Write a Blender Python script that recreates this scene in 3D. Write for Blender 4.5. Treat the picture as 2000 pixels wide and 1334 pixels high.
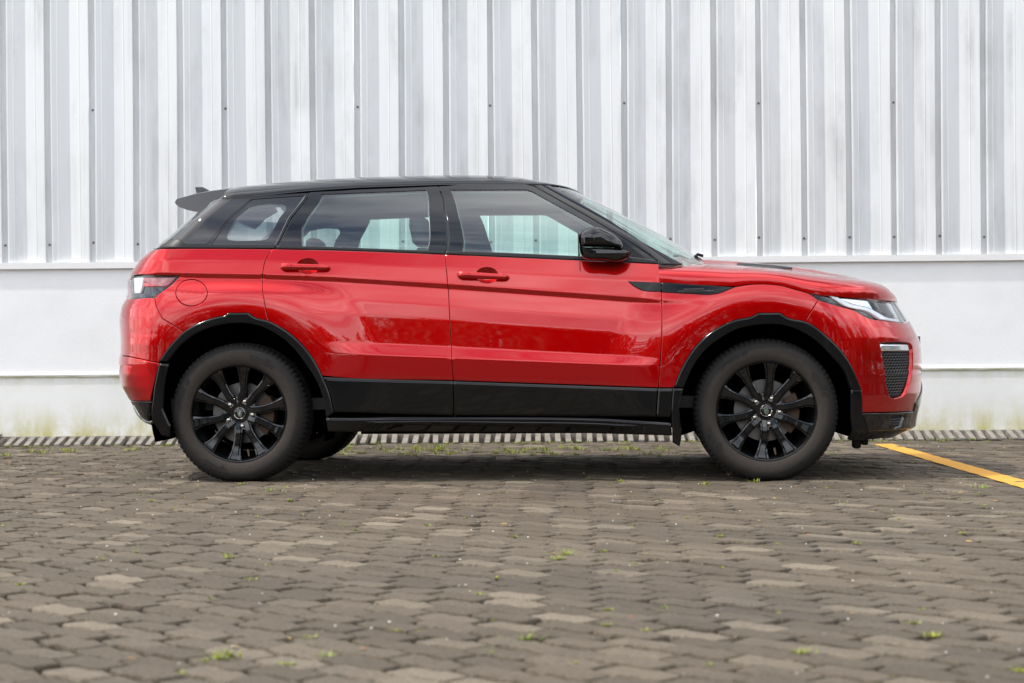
import bpy, math, random
import numpy as np
from mathutils import Vector, Matrix
from mathutils.geometry import delaunay_2d_cdt
for o in list(bpy.data.objects):
    bpy.data.objects.remove(o)
random.seed(7); np.random.seed(7)
scene = bpy.context.scene
COL = scene.collection
# ---------------------------------------------------------------- camera
YAW, ROLL = math.radians(4.45), math.radians(.46)
fw = Vector((-math.sin(YAW), math.cos(YAW), 0)); rt = Vector((math.cos(YAW), math.sin(YAW), 0)); up = Vector((0, 0, 1))
cx = rt * math.cos(ROLL) - up * math.sin(ROLL); cy = rt * math.sin(ROLL) + up * math.cos(ROLL)
cam = bpy.data.cameras.new('camera'); co = bpy.data.objects.new('camera', cam); COL.objects.link(co)
m = Matrix((cx, cy, -fw)).transposed().to_4x4(); m.translation = Vector((.485, -8.34, .666)); co.matrix_world = m
cam.sensor_width = 36; cam.lens = 58.5; cam.shift_y = .007
cam.clip_start = .05; cam.clip_end = 3000
cam.dof.use_dof = True; cam.dof.focus_distance = 8.4; cam.dof.aperture_fstop = 4.0
scene.camera = co
# ---------------------------------------------------------------- sky, sun, exposure
SUN = Vector((-.57, -.19, .79)).normalized()
el, az = math.asin(SUN.z), math.atan2(SUN.x, SUN.y)
wd = bpy.data.worlds.new('World'); scene.world = wd; wd.use_nodes = True
nt = wd.node_tree; N = nt.nodes; L = nt.links; N.clear()
sky = N.new('ShaderNodeTexSky'); sky.sky_type = 'NISHITA'; sky.sun_disc = False
sky.sun_elevation = el; sky.sun_rotation = az; sky.air_density = 1.0; sky.dust_density = 1.6; sky.altitude = 50
tc = N.new('ShaderNodeTexCoord'); sx = N.new('ShaderNodeSeparateXYZ'); L.new(tc.outputs['Generated'], sx.inputs[0])
def wm(op, a, b=None):
    n = N.new('ShaderNodeMath'); n.operation = op
    for i, v in enumerate((a, b)):
        if v is None: continue
        if isinstance(v, (int, float)): n.inputs[i].default_value = v
        else: L.new(v, n.inputs[i])
    return n.outputs[0]
zz = wm('ADD', wm('MAXIMUM', sx.outputs['Z'], 0.0), .16)
cb = N.new('ShaderNodeCombineXYZ'); L.new(wm('DIVIDE', sx.outputs['X'], zz), cb.inputs[0]); L.new(wm('DIVIDE', sx.outputs['Y'], zz), cb.inputs[1])
nz = N.new('ShaderNodeTexNoise'); nz.inputs['Scale'].default_value = 1.5; nz.inputs['Detail'].default_value = 9; nz.inputs['Roughness'].default_value = .58; nz.inputs['Distortion'].default_value = .5
L.new(cb.outputs[0], nz.inputs['Vector'])
cr = N.new('ShaderNodeValToRGB'); cr.color_ramp.elements[0].position = .36; cr.color_ramp.elements[1].position = .62
L.new(nz.outputs['Fac'], cr.inputs[0])
nz2 = N.new('ShaderNodeTexNoise'); nz2.inputs['Scale'].default_value = 3.2; nz2.inputs['Detail'].default_value = 6; L.new(cb.outputs[0], nz2.inputs['Vector'])
cr2 = N.new('ShaderNodeValToRGB'); cr2.color_ramp.elements[0].position = .3; cr2.color_ramp.elements[1].position = .72
cr2.color_ramp.elements[0].color = (9.5, 9.9, 10.6, 1); cr2.color_ramp.elements[1].color = (25, 25, 25, 1)
L.new(nz2.outputs['Fac'], cr2.inputs[0])
mx = N.new('ShaderNodeMixRGB'); L.new(cr.outputs[0], mx.inputs[0]); L.new(sky.outputs[0], mx.inputs[1]); L.new(cr2.outputs[0], mx.inputs[2])
bg = N.new('ShaderNodeBackground'); bg.inputs['Strength'].default_value = .12
wo = N.new('ShaderNodeOutputWorld'); L.new(mx.outputs[0], bg.inputs[0]); L.new(bg.outputs[0], wo.inputs[0])
sl = bpy.data.lights.new('sun', 'SUN'); sl.energy = 2.3; sl.angle = math.radians(1.6); sl.color = (1, .955, .89)
so = bpy.data.objects.new('sun', sl); COL.objects.link(so); so.rotation_euler = (-SUN).to_track_quat('-Z', 'Y').to_euler(); so.location = SUN * 30
vs = scene.view_settings; vs.view_transform = 'Standard'; vs.look = 'None'; vs.gamma = 1; vs.exposure = 0.45; vs.use_curve_mapping = False
scene.render.engine = 'CYCLES'
# ---------------------------------------------------------------- traced body data (metres)
BELT = [(-2.3, 1.1876), (-2.0112, 1.1966), (-1.7434, 1.1958), (-1.3919, 1.1888), (-1.0796, 1.177), (-0.5021, 1.1489), (0.1595, 1.111), (0.5706, 1.0893), (2.0, 1.0343)]
CREASE = [(-2.1041, 1.0633), (-1.7038, 1.0483), (-1.4386, 1.0413), (-1.0746, 1.0242), (-0.4866, 0.9814), (0.0951, 0.9339), (0.5866, 0.8929), (0.8256, 0.8854), (2.0, 0.8774)]
STEP_T = [(-2.6, 0.7837), (-1.0452, 0.7057), (-0.4715, 0.677), (0.5561, 0.6142), (2.4, 0.5017)]
STEP_B = [(-2.6, 0.7299), (-1.0769, 0.6531), (-0.4599, 0.622), (0.5836, 0.5741), (2.4, 0.4906)]
CLAD_T = [(-2.6, 0.5898), (-1.0684, 0.5307), (-0.4614, 0.5074), (0.5638, 0.4662), (2.4, 0.3926)]
FRONT = [(0.18, 1.8018), (0.24, 1.9479), (0.3, 1.9579), (0.36, 1.9732), (0.42, 1.9826), (0.47, 1.9821), (0.52, 1.9868), (0.58, 1.9878), (0.64, 1.9848), (0.7, 1.974), (0.76, 1.9446), (0.82, 1.9066), (0.87, 1.8758), (0.92, 1.8429), (0.97, 1.7979), (1.02, 1.7128)]
REAR = [(0.24, -2.0637), (0.28, -2.1271), (0.33, -2.2194), (0.38, -2.2555), (0.43, -2.2916), (0.48, -2.3283), (0.54, -2.3433), (0.6, -2.3477), (0.66, -2.3394), (0.72, -2.3386), (0.78, -2.3471), (0.84, -2.3507), (0.9, -2.3384), (0.93, -2.32), (0.96, -2.2975), (1.0, -2.2984), (1.05, -2.2996), (1.1, -2.2626), (1.15, -2.2174), (1.2, -2.1342)]
GXB = [(1.088, 0.5884), (1.2151, 0.4322), (1.3385, 0.2372), (1.5082, -0.0456), (1.5582, -0.1256)]
GXA = [(1.1466, -1.9), (1.1966, -1.86), (1.3516, -1.74), (1.4482, -1.62), (1.5382, -1.55)]
GFRONT = [(1.0793, 0.925), (1.1379, 0.8275), (1.1965, 0.7363), (1.2552, 0.6445), (1.3138, 0.5401), (1.3724, 0.4305), (1.431, 0.3172), (1.4896, 0.2039), (1.5482, 0.0871)]
GREAR = [(1.1566, -2.1551), (1.2111, -2.1624), (1.2656, -2.0827), (1.3201, -2.0113), (1.3747, -1.9455), (1.4292, -1.8956), (1.4837, -1.849), (1.5382, -1.7975)]
HOODB = [(0.55, 1.0), (0.5849, 0.9931), (0.7601, 0.9778), (0.9429, 0.9675), (1.0199, 0.9768), (1.0993, 0.9785), (1.1771, 0.97), (1.2547, 0.9475), (1.3159, 0.9291), (1.3647, 0.921), (1.5761, 0.9043), (1.9217, 0.8951), (2.12, 0.895), (2.3339, 0.895)]
HOODT = [(0.55, 1.1407), (0.8, 1.1317), (1.0, 1.1175), (1.2, 1.0954), (1.35, 1.0758), (1.48, 1.0577), (1.6, 1.0456), (1.68, 1.031), (1.74, 1.0163), (1.79, 0.9817), (1.83, 0.9478), (1.87, 0.9721)]
RAILB = [(-0.35, 1.4279), (-0.5214, 1.4479), (0.1549, 1.4672), (0.5671, 1.4921), (0.9497, 1.5053), (1.6054, 1.5148), (2.3517, 1.5111), (2.6331, 1.5094), (2.7, 1.5104), (4.8, 1.5094)]
ROOFT = [(-1.95, 1.53), (-1.75, 1.5516), (-1.6, 1.5702), (-1.4, 1.5901), (-1.2, 1.5994), (-1.0, 1.608), (-0.8, 1.6099), (-0.6, 1.6107), (-0.4, 1.6091), (-0.25, 1.6025), (-0.15, 1.5885), (-0.05, 1.5581), (0.05, 1.534), (0.15, 1.524), (0.3, 1.512)]
OUT = {
    'quarter': [(-1.3905, 1.1845), (-1.7418, 1.1915), (-2.0146, 1.1934), (-2.42, 1.185), (-2.42, 1.057), (-2.2178, 1.066), (-2.0344, 1.0562), (-1.8674, 1.0516), (-1.9055, 1.0072), (-1.9866, 0.9605), (-2.0159, 0.9425), (-1.9916, 0.8871), (-1.9548, 0.8344), (-1.9011, 0.8051), (-1.8374, 0.7641), (-1.7574, 0.809), (-1.6857, 0.8328), (-1.6247, 0.845), (-1.6074, 0.8581), (-1.5004, 0.8571), (-1.4795, 0.8402), (-1.3953, 0.8135), (-1.4044, 0.8343), (-1.4229, 0.9255), (-1.4349, 0.9913), (-1.4364, 1.0636), (-1.42, 1.1358)],
    'rear_door': [(-1.3905, 1.1845), (-1.0785, 1.174), (-0.5041, 1.146), (-0.487, 0.9815), (-0.4738, 0.7433), (-0.4651, 0.5912), (-0.4596, 0.5074), (-1.0668, 0.5296), (-1.127, 0.5365), (-1.176, 0.6288), (-1.2384, 0.7057), (-1.3089, 0.766), (-1.3953, 0.8135), (-1.4044, 0.8343), (-1.4229, 0.9255), (-1.4349, 0.9913), (-1.4364, 1.0636), (-1.42, 1.1358)],
    'front_door': [(-0.5041, 1.146), (0.1597, 1.1095), (0.5731, 1.0852), (0.5825, 1.0087), (0.5875, 0.8671), (0.5862, 0.734), (0.5815, 0.632), (0.5675, 0.4651), (-0.4596, 0.5074), (-0.4651, 0.5912), (-0.4738, 0.7433), (-0.487, 0.9815)],
    'fender': [(0.5849, 0.9906), (0.9428, 0.9637), (1.0199, 0.9743), (1.0992, 0.9759), (1.1771, 0.9674), (1.2546, 0.945), (1.3158, 0.9253), (1.358, 0.8944), (1.2915, 0.7873), (1.1914, 0.8148), (1.1704, 0.8318), (1.0608, 0.8313), (1.0431, 0.8203), (0.9447, 0.7969), (0.8382, 0.7444), (0.7516, 0.6663), (0.6875, 0.5675), (0.6449, 0.4647), (0.5675, 0.4651), (0.5815, 0.632), (0.5862, 0.734), (0.5875, 0.8671)],
    'bumper_f': [(1.358, 0.8944), (1.4215, 0.8775), (1.4988, 0.8594), (1.5777, 0.8378), (1.6232, 0.8124), (1.6517, 0.8022), (1.7232, 0.7936), (1.888, 0.7822), (2.12, 0.797), (2.3339, 0.8), (2.3339, 0.52), (2.12, 0.45), (1.9611, 0.3722), (1.9556, 0.3289), (1.5771, 0.335), (1.5694, 0.4188), (1.5402, 0.5105), (1.4899, 0.6107), (1.4018, 0.7107), (1.3039, 0.7821), (1.2915, 0.7873)],
    'fog': [(1.6765, 0.6755), (1.6848, 0.6806), (1.8724, 0.6798), (1.9059, 0.6745), (1.9196, 0.6627), (1.916, 0.6049), (1.9034, 0.5292), (1.8679, 0.4494), (1.8439, 0.4242), (1.8163, 0.4071), (1.7463, 0.403), (1.7306, 0.4086), (1.7229, 0.4229), (1.6949, 0.5565)],
    'fog_lamp': [(1.6809, 0.6742), (1.8909, 0.6719), (1.8967, 0.6379), (1.6842, 0.6409)],
    'headlight': [(1.3059, 0.9317), (1.3646, 0.9185), (1.5752, 0.9017), (1.9168, 0.8923), (2.12, 0.905), (2.12, 0.8), (1.8912, 0.7848), (1.7247, 0.7962), (1.6527, 0.8048), (1.6242, 0.8149), (1.5784, 0.8404), (1.4994, 0.862), (1.4218, 0.88), (1.358, 0.8969)],
    'grille': [(2.125, 0.9), (2.3339, 0.9), (2.3339, 0.805), (2.125, 0.802)],
    'lowerf': [(1.5773, 0.3324), (1.9577, 0.3261), (1.9622, 0.3695), (2.12, 0.447), (2.3339, 0.515), (2.3339, 0.24), (2.12, 0.235), (2.0309, 0.2173), (1.9905, 0.2038), (1.7609, 0.2022), (1.6345, 0.1989)],
    'lowvent': [(1.7438, 0.3145), (1.8702, 0.3124), (1.8368, 0.2579), (1.7821, 0.2481)],
    'tail': [(-2.2004, 1.0613), (-1.8675, 1.0503), (-1.9053, 1.0058), (-1.9864, 0.9592), (-2.0195, 0.9426), (-2.1828, 0.941), (-2.47, 0.94), (-2.47, 1.05)],
    'tailgate': [(-2.42, 1.186), (-2.7054, 1.186), (-2.7054, 0.94), (-2.47, 0.94), (-2.47, 1.052), (-2.42, 1.054)],
    'bumper_r': [(-2.0192, 0.9412), (-1.9916, 0.8871), (-1.9548, 0.8344), (-1.9011, 0.8051), (-1.8374, 0.7641), (-1.9017, 0.7008), (-1.9731, 0.6178), (-1.9746, 0.6074), (-2.1208, 0.6315), (-2.2278, 0.6449), (-2.47, 0.636), (-2.7054, 0.64), (-2.7054, 0.938), (-2.47, 0.938), (-2.1817, 0.9397)],
    'bumper_r2': [(-1.973, 0.606), (-2.1207, 0.6302), (-2.2275, 0.6436), (-2.47, 0.634), (-2.7054, 0.638), (-2.7054, 0.42), (-2.47, 0.415), (-2.2183, 0.4128), (-2.0547, 0.4127), (-2.0201, 0.4743), (-1.9916, 0.5526)],
    'lowerr': [(-2.0551, 0.4114), (-2.22, 0.4114), (-2.47, 0.413), (-2.7054, 0.418), (-2.7054, 0.29), (-2.3, 0.285), (-2.2195, 0.3185), (-2.1504, 0.2917)],
    'reflector': [(-2.2328, 0.5958), (-2.1622, 0.5908), (-2.1699, 0.5473), (-2.2391, 0.5493)],
    'archr': [(-1.9731, 0.6152), (-1.9017, 0.7008), (-1.8374, 0.7639), (-1.7574, 0.809), (-1.6857, 0.8328), (-1.6247, 0.845), (-1.6074, 0.8581), (-1.5004, 0.8571), (-1.4795, 0.8402), (-1.394, 0.8135), (-1.3089, 0.766), (-1.2384, 0.7057), (-1.176, 0.6288), (-1.127, 0.5375), (-1.091, 0.4482), (-1.0682, 0.3497), (-1.1077, 0.324), (-1.115, 0.394), (-1.1689, 0.5378), (-1.2052, 0.5914), (-1.2754, 0.6827), (-1.3668, 0.7561), (-1.4587, 0.7959), (-1.5722, 0.8073), (-1.686, 0.7901), (-1.7724, 0.757), (-1.8592, 0.6937), (-1.9243, 0.6149)],
    'archf': [(0.6436, 0.4659), (0.6875, 0.5675), (0.7516, 0.6663), (0.8382, 0.7444), (0.9447, 0.7969), (1.0431, 0.8203), (1.0608, 0.8313), (1.1704, 0.8318), (1.1914, 0.8153), (1.304, 0.7834), (1.4018, 0.7107), (1.4899, 0.6107), (1.5402, 0.511), (1.567, 0.4467), (1.5201, 0.4474), (1.4841, 0.5399), (1.4198, 0.6179), (1.3309, 0.7047), (1.2336, 0.7587), (1.1408, 0.7773), (1.0503, 0.774), (0.9519, 0.7511), (0.8733, 0.7086), (0.7945, 0.6456), (0.7382, 0.5672), (0.6918, 0.4656)],
    'clad_r': [(-1.1244, 0.53), (-1.0668, 0.527), (-0.4596, 0.5048), (-0.461, 0.3293), (-1.0682, 0.351), (-1.091, 0.4482)],
    'clad_f': [(-0.4596, 0.5048), (0.5649, 0.4626), (0.5536, 0.3186), (-0.461, 0.3293)],
    'clad_w': [(0.5662, 0.4626), (0.6436, 0.4621), (0.6297, 0.317), (0.5549, 0.3186)],
    'sill': [(-1.1077, 0.324), (0.5534, 0.2957), (0.6295, 0.2902), (0.6341, 0.2265), (0.1815, 0.2397), (-0.6323, 0.2484), (-1.0978, 0.2541)],
    'flap_rr': [(-1.9714, 0.6032), (-1.9171, 0.6018), (-1.9414, 0.5132), (-1.9655, 0.3698), (-1.9104, 0.2913), (-1.9162, 0.2314), (-2.0363, 0.2388), (-2.0777, 0.3117), (-2.0281, 0.422)],
    'flap_fr': [(0.641, 0.4609), (0.6892, 0.4606), (0.6708, 0.3817), (0.677, 0.206), (0.6692, 0.1729), (0.6353, 0.1934), (0.6326, 0.3565)],
    'flap_ff': [(1.5201, 0.4474), (1.567, 0.4467), (1.5785, 0.3349), (1.6387, 0.1963), (1.5473, 0.1988), (1.5239, 0.3258)],
    'vent_d': [(0.4162, 1.0002), (0.5849, 0.9919), (0.5844, 0.9429), (0.4875, 0.9518), (0.4467, 0.9728)],
    'vent_f': [(0.5874, 0.9905), (0.9038, 0.9655), (0.9516, 0.961), (0.8553, 0.9277), (0.7214, 0.9307), (0.5869, 0.9403)],
    'vent_m': [(0.6708, 0.9391), (0.7091, 0.9592), (0.8556, 0.9456), (0.8301, 0.9318)],
    'fuel': [(-1.716, 0.9625), (-1.7183, 0.9449), (-1.7262, 0.9286), (-1.7391, 0.9147), (-1.756, 0.9041), (-1.7759, 0.8975), (-1.7974, 0.8954), (-1.8189, 0.898), (-1.8391, 0.905), (-1.8567, 0.916), (-1.8704, 0.9303), (-1.8794, 0.9468), (-1.883, 0.9646), (-1.8813, 0.9823), (-1.8747, 0.9988), (-1.8629, 1.013), (-1.8467, 1.0238), (-1.8273, 1.0304), (-1.8061, 1.0326), (-1.7846, 1.03), (-1.7641, 1.0229), (-1.7459, 1.0117), (-1.7308, 0.9971), (-1.7202, 0.9803)],
    'cup_r': [(-1.1495, 1.0944), (-1.1512, 1.0846), (-1.1566, 1.0755), (-1.1652, 1.0677), (-1.1765, 1.0618), (-1.1898, 1.0582), (-1.2041, 1.057), (-1.2184, 1.0585), (-1.2319, 1.0624), (-1.2434, 1.0686), (-1.2524, 1.0766), (-1.2581, 1.0858), (-1.2602, 1.0957), (-1.2585, 1.1055), (-1.2532, 1.1147), (-1.2447, 1.1225), (-1.2335, 1.1284), (-1.2203, 1.1321), (-1.206, 1.1332), (-1.1916, 1.1318), (-1.1781, 1.1278), (-1.1664, 1.1216), (-1.1573, 1.1135), (-1.1516, 1.1043)],
    'cup_f': [(-0.2352, 1.0371), (-0.2371, 1.027), (-0.2425, 1.0177), (-0.2511, 1.0098), (-0.2623, 1.0037), (-0.2754, 0.9999), (-0.2895, 0.9988), (-0.3036, 1.0003), (-0.3167, 1.0043), (-0.328, 1.0106), (-0.3367, 1.0188), (-0.3422, 1.0282), (-0.3441, 1.0383), (-0.3423, 1.0484), (-0.3369, 1.0577), (-0.3283, 1.0657), (-0.3171, 1.0718), (-0.304, 1.0756), (-0.2899, 1.0768), (-0.2758, 1.0753), (-0.2626, 1.0712), (-0.2513, 1.0649), (-0.2426, 1.0567), (-0.2371, 1.0472)],
    'shell': [(-1.08, 0.26), (-1.1, 0.56), (-1.24, 0.74), (-1.42, 0.82), (-1.6, 0.835), (-1.76, 0.81), (-1.9, 0.7), (-1.97, 0.56), (-2.02, 0.4), (-2.25, 0.36), (-2.7054, 0.36), (-2.7054, 1.17), (-2.2, 1.185), (-1.4, 1.185), (-0.5, 1.145), (0.57, 1.088), (1.0, 0.97), (1.25, 0.945), (1.5, 0.89), (2.0, 0.87), (2.3339, 0.87), (2.3339, 0.27), (1.66, 0.27), (1.56, 0.52), (1.48, 0.68), (1.3, 0.8), (1.1, 0.825), (0.92, 0.79), (0.76, 0.67), (0.67, 0.52), (0.63, 0.26)],
    'hoodb': [(0.5849, 0.9931), (0.7601, 0.9778), (0.9429, 0.9675), (1.0199, 0.9768), (1.0993, 0.9785), (1.1771, 0.97), (1.2547, 0.9475), (1.3159, 0.9291), (1.3647, 0.921), (1.5761, 0.9043), (1.9217, 0.8951)],
    'beltpts': [(-1.3905, 1.1845)],
    'rail': [(-0.5214, 1.4479), (0.1549, 1.4672), (0.5671, 1.4921), (0.9497, 1.5053), (1.6054, 1.5148), (2.3517, 1.5111), (2.6331, 1.5094)],
    'dpanel': [(-0.5783, 1.4419), (0.1323, 1.4552), (0.1166, 1.2125), (-0.5478, 1.2174), (-0.4942, 1.3786)],
    'qframe': [(-0.576, 1.45), (0.5585, 1.4839), (0.4996, 1.1946), (0.1289, 1.1964), (-0.7356, 1.2039), (-0.5886, 1.3811)],
    'qglass': [(0.1445, 1.4509), (0.5346, 1.4663), (0.4922, 1.2053), (0.1393, 1.2122)],
    'qclear': [(0.1871, 1.3964), (0.1893, 1.4058), (0.2062, 1.4102), (0.3815, 1.4206), (0.4132, 1.4183), (0.4416, 1.4072), (0.4593, 1.3881), (0.4375, 1.2579), (0.431, 1.2433), (0.4147, 1.2347), (0.2355, 1.2371), (0.2144, 1.2406), (0.1996, 1.2514), (0.1949, 1.2661)],
    'rframe': [(0.5654, 1.4866), (1.5967, 1.5092), (1.3882, 1.1536), (0.6448, 1.1863), (0.5083, 1.1905)],
    'rglass': [(0.6632, 1.4705), (1.4813, 1.4851), (1.302, 1.1679), (0.6397, 1.1983), (0.6173, 1.288), (0.6277, 1.325)],
    'fframe': [(1.607, 1.5091), (2.3417, 1.5069), (2.3601, 1.5011), (2.3715, 1.3324), (2.3778, 1.2099), (2.394, 1.1097), (2.3837, 1.0886), (1.3938, 1.1508)],
    'fglass': [(1.6694, 1.4848), (2.2598, 1.4808), (2.2773, 1.4694), (2.3214, 1.2837), (2.352, 1.1102), (1.4817, 1.1617)],
    'mpatch': [(2.3472, 1.2292), (2.3579, 1.1088), (2.1809, 1.1189)],
    'waist_q': [(-0.7223, 1.1997), (0.1306, 1.1943), (0.4975, 1.1872), (0.4962, 1.2026), (0.1176, 1.2112), (-0.6534, 1.2174)],
    'waist_r': [(0.5057, 1.1871), (0.8093, 1.1763), (1.3851, 1.1483), (1.3887, 1.1623), (1.3017, 1.1665), (0.6415, 1.1969), (0.5051, 1.2012)],
    'waist_f': [(1.3928, 1.1479), (2.0086, 1.1109), (2.3842, 1.0873), (2.3879, 1.1005), (2.3554, 1.1088), (2.04, 1.1293), (1.4782, 1.1597), (1.3976, 1.1617)],
    'apillar': [(2.3525, 1.5096), (2.8812, 1.5084), (2.7612, 1.3824), (2.6175, 1.2069), (2.9159, 1.0866), (2.3903, 1.0846), (2.4085, 1.1109), (2.3838, 1.2125), (2.3795, 1.3351), (2.371, 1.5038)],
    'wscreen': [(2.8625, 1.5054), (2.7299, 1.3795), (2.5984, 1.2042), (2.9122, 1.0852), (4.8, 1.078), (4.8, 1.5092002221536838)],
    'rwindow': [(-0.5165, 1.3775), (-0.6218, 1.2156), (-2.4, 1.192), (-2.4, 1.45), (-0.5165, 1.45)],
    'tl_white': [(-2.2332, 1.0536), (-2.1309, 1.0481), (-2.1384, 1.0006), (-2.1564, 0.9693), (-2.2191, 0.9688)],
    'tl_pink': [(-2.1264, 1.0479), (-1.8917, 1.0454), (-1.923, 1.0153), (-1.9502, 1.0037), (-2.0086, 1.0044), (-2.1257, 1.0294)],
    'tl_red': [(-2.1255, 1.0241), (-2.0203, 1.0112), (-2.0047, 1.0017), (-2.1293, 1.0016)],
    'hl_silver': [(1.4672, 0.9091), (1.6939, 0.8978), (1.7129, 0.849), (1.6794, 0.8564), (1.5518, 0.8811)],
    'hl_drl': [(1.4357, 0.9156), (1.4649, 0.9142), (1.5511, 0.8786), (1.7046, 0.8476), (1.7725, 0.816), (1.9024, 0.8035), (1.8962, 0.7889), (1.7314, 0.8014), (1.6761, 0.8345), (1.5223, 0.8671)],
    'hl_proj': [(1.7069, 0.8928), (1.8434, 0.8877), (1.8736, 0.8201), (1.7653, 0.8237)],
    'hl_band': [(1.8602, 0.8868), (1.9033, 0.884), (1.8976, 0.8047), (1.8826, 0.8176)],
    'skid': [(-2.2559, 0.3889), (-2.2073, 0.311), (-2.1089, 0.3085), (-2.1352, 0.2935), (-2.2712, 0.3048), (-2.2697, 0.3724)],
    'streak': [(-1.0346, 0.3017), (-0.7898, 0.31), (-0.1672, 0.3043), (0.3468, 0.2904), (0.5761, 0.2701), (0.3466, 0.2722), (-0.427, 0.2858), (-0.7909, 0.2929)],
}
# ---------------------------------------------------------------- body surfaces (metres, x forward, w outward from the centre plane, z up)
PI = math.pi
YC = 0.93                      # centre plane of the car
WR, WF = -1.5645, 1.1015       # wheel centres
ZW = 0.347
def itp(x, pts):
    p = np.array(pts, float)
    return np.interp(x, p[:, 0], p[:, 1])
def sst(a, b, x):
    t = np.clip((x - a) / (b - a), 0, 1)
    return t * t * (3 - 2 * t)
def z_belt(x):  return itp(x, BELT)
def z_crs(x):   return itp(x, CREASE)
def z_st(x):    return itp(x, STEP_T)
def z_sb(x):    return itp(x, STEP_B)
def z_ct(x):    return itp(x, CLAD_T)
def profile(x):
    """heights and half-widths of the door section, following the creases along the car"""
    zc, zb = z_crs(x), z_belt(x)
    kf = 1 - sst(.62, .86, x)               # the crease dies out in the front wing
    zs, zl, zt = z_st(x), z_sb(x), z_ct(x)
    k = [zb + .2, zb + .02, zb, (zb + zc) / 2 + .008, zc + .012, zc - .010, zc - .05, zc - .10, zc - .17, zs + .03, zs, zl, zt + .01, zt, .335 + 0 * x, .25 + 0 * x, .1 + 0 * x]
    w = [.845, .884, .890, .9065, .9165, .9165 - kf * .0035, .9195 - kf * .001, .9250, .9305, .9335, .9345, .9520, .9500, .9490, .940, .905, .86]
    return k, w
def crease_rows(x, dz=.014):
    """heights of mesh rows at x, dense at the creases so that edges run along them"""
    k, _ = profile(np.array(float(x))); k = [float(v) for v in k]; out = []
    for i in range(len(k) - 1):
        n = max(1, int(round((ROWREF[i]) / dz)))
        for j in range(n): out.append(k[i] + (k[i + 1] - k[i]) * j / n)
        if i in (4, 5, 10, 11): out += [k[i] + .0055, k[i] + .0028, k[i] - .0028, k[i] - .0055]
    return out
ROWREF = [.18, .02, .06, .06, .022, .04, .05, .07, .13, .03, .053, .11, .01, .17, .085, .15]
def side_raw(x, z):
    k, w = profile(x)
    out = np.zeros_like(x * z)
    for i in range(len(k) - 1):
        a, b = k[i], k[i + 1]
        t = (z - a) / (b - a)
        seg = w[i] + (w[i + 1] - w[i]) * t
        m = (z <= a) & (z > b) if i else (z > b)
        out = np.where(m, seg, out)
    return np.where(z <= k[-1], w[-1], out)
def side(x, z):
    x = np.asarray(x, float); z = np.asarray(z, float)
    s = 0
    for o, g in ((-.005, 1), (-.0025, 2), (0, 2), (.0025, 2), (.005, 1)):
        s = s + g * side_raw(x, z + o)
    s = s / 8
    for cx, r0, r1, lip in ((WR, .525, .84, .9535), (WF, .525, .86, .9535)):
        r = np.hypot(x - cx, (z - ZW) * np.where(z < ZW, .6, 1.0))
        kk = 1 - np.clip((r - r0) / (r1 - r0), 0, 1)
        kk = kk * kk * (3 - 2 * kk)
        if cx < 0: kk = kk * (1 - sst(-.085, -.012, z - z_crs(x)))
        s = s + (lip - s) * kk
    return s
XB, NF, AF = 1.36, 2.3, .62
XA, NR, AR = -1.92, 2.5, .5
def sup(phi, n):
    s, c = np.abs(np.sin(phi)), np.abs(np.cos(phi))
    r = (s ** n + c ** n) ** (-1 / n)
    return r * np.sin(phi), r * np.cos(phi)
def s1(u, z):
    u = np.asarray(u, float); z = np.asarray(z, float)
    pf = np.clip((u - XB) / AF, 0, PI / 2); pr = np.clip((XA - u) / AR, 0, PI / 2)
    tf, cf = sup(pf, NF); tr, cr = sup(pr, NR)
    x = np.clip(u, XA, XB) + tf * (itp(z, FRONT) - XB) + tr * (itp(z, REAR) - XA)
    w = side(x, z) * cf * cr
    return x, w, z + 0 * x
UF, UR = XB + AF * PI / 2, XA - AR * PI / 2
# greenhouse: glass and pillars above the waist
GL = 2.4
def g_side(x, z):
    h = z - z_belt(x)
    return .8735 - .27 * h - .30 * h * h
def g_xb(z): return itp(z, GXB)
def g_xa(z): return itp(z, GXA)
def s2(u, z):
    s = np.asarray(u, float) / GL; z = np.asarray(z, float)
    pf = np.clip(s - 1, 0, 1) * PI / 2; pr = np.clip(-s, 0, 1) * PI / 2
    tf, cf = sup(pf, 2.15); tr, cr = sup(pr, 2.4)
    xa, xb = g_xa(z), g_xb(z)
    x = xa + (xb - xa) * np.clip(s, 0, 1) + tf * (itp(z, GFRONT) - xb) + tr * (itp(z, GREAR) - xa)
    return x, g_side(x, z) * cf * cr, z + 0 * x
# bonnet and roof: domes over a base curve lying on the surface below
def z_hood(u): return itp(u, HOODB)
def hood(u, v):
    zb = z_hood(u); x, wb, _ = s1(u, zb)
    t, c = sup(v, 3.8)
    w = wb * c
    bulge = .026 * sst(.58, .47, w) * sst(1.72, 1.35, x)      # raised centre of the bonnet
    return x, w, zb + np.maximum(itp(x, HOODT) - .026 - zb, .004) * t + bulge * sst(0, .6, t)
def z_rail(u): return itp(u, RAILB)
def roof(u, v):
    zb = z_rail(u); x, wb, _ = s2(u, zb)
    t, c = sup(v, 2.2)
    return x, wb * c, zb + np.maximum(itp(x, ROOFT) - zb, .003) * t
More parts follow.
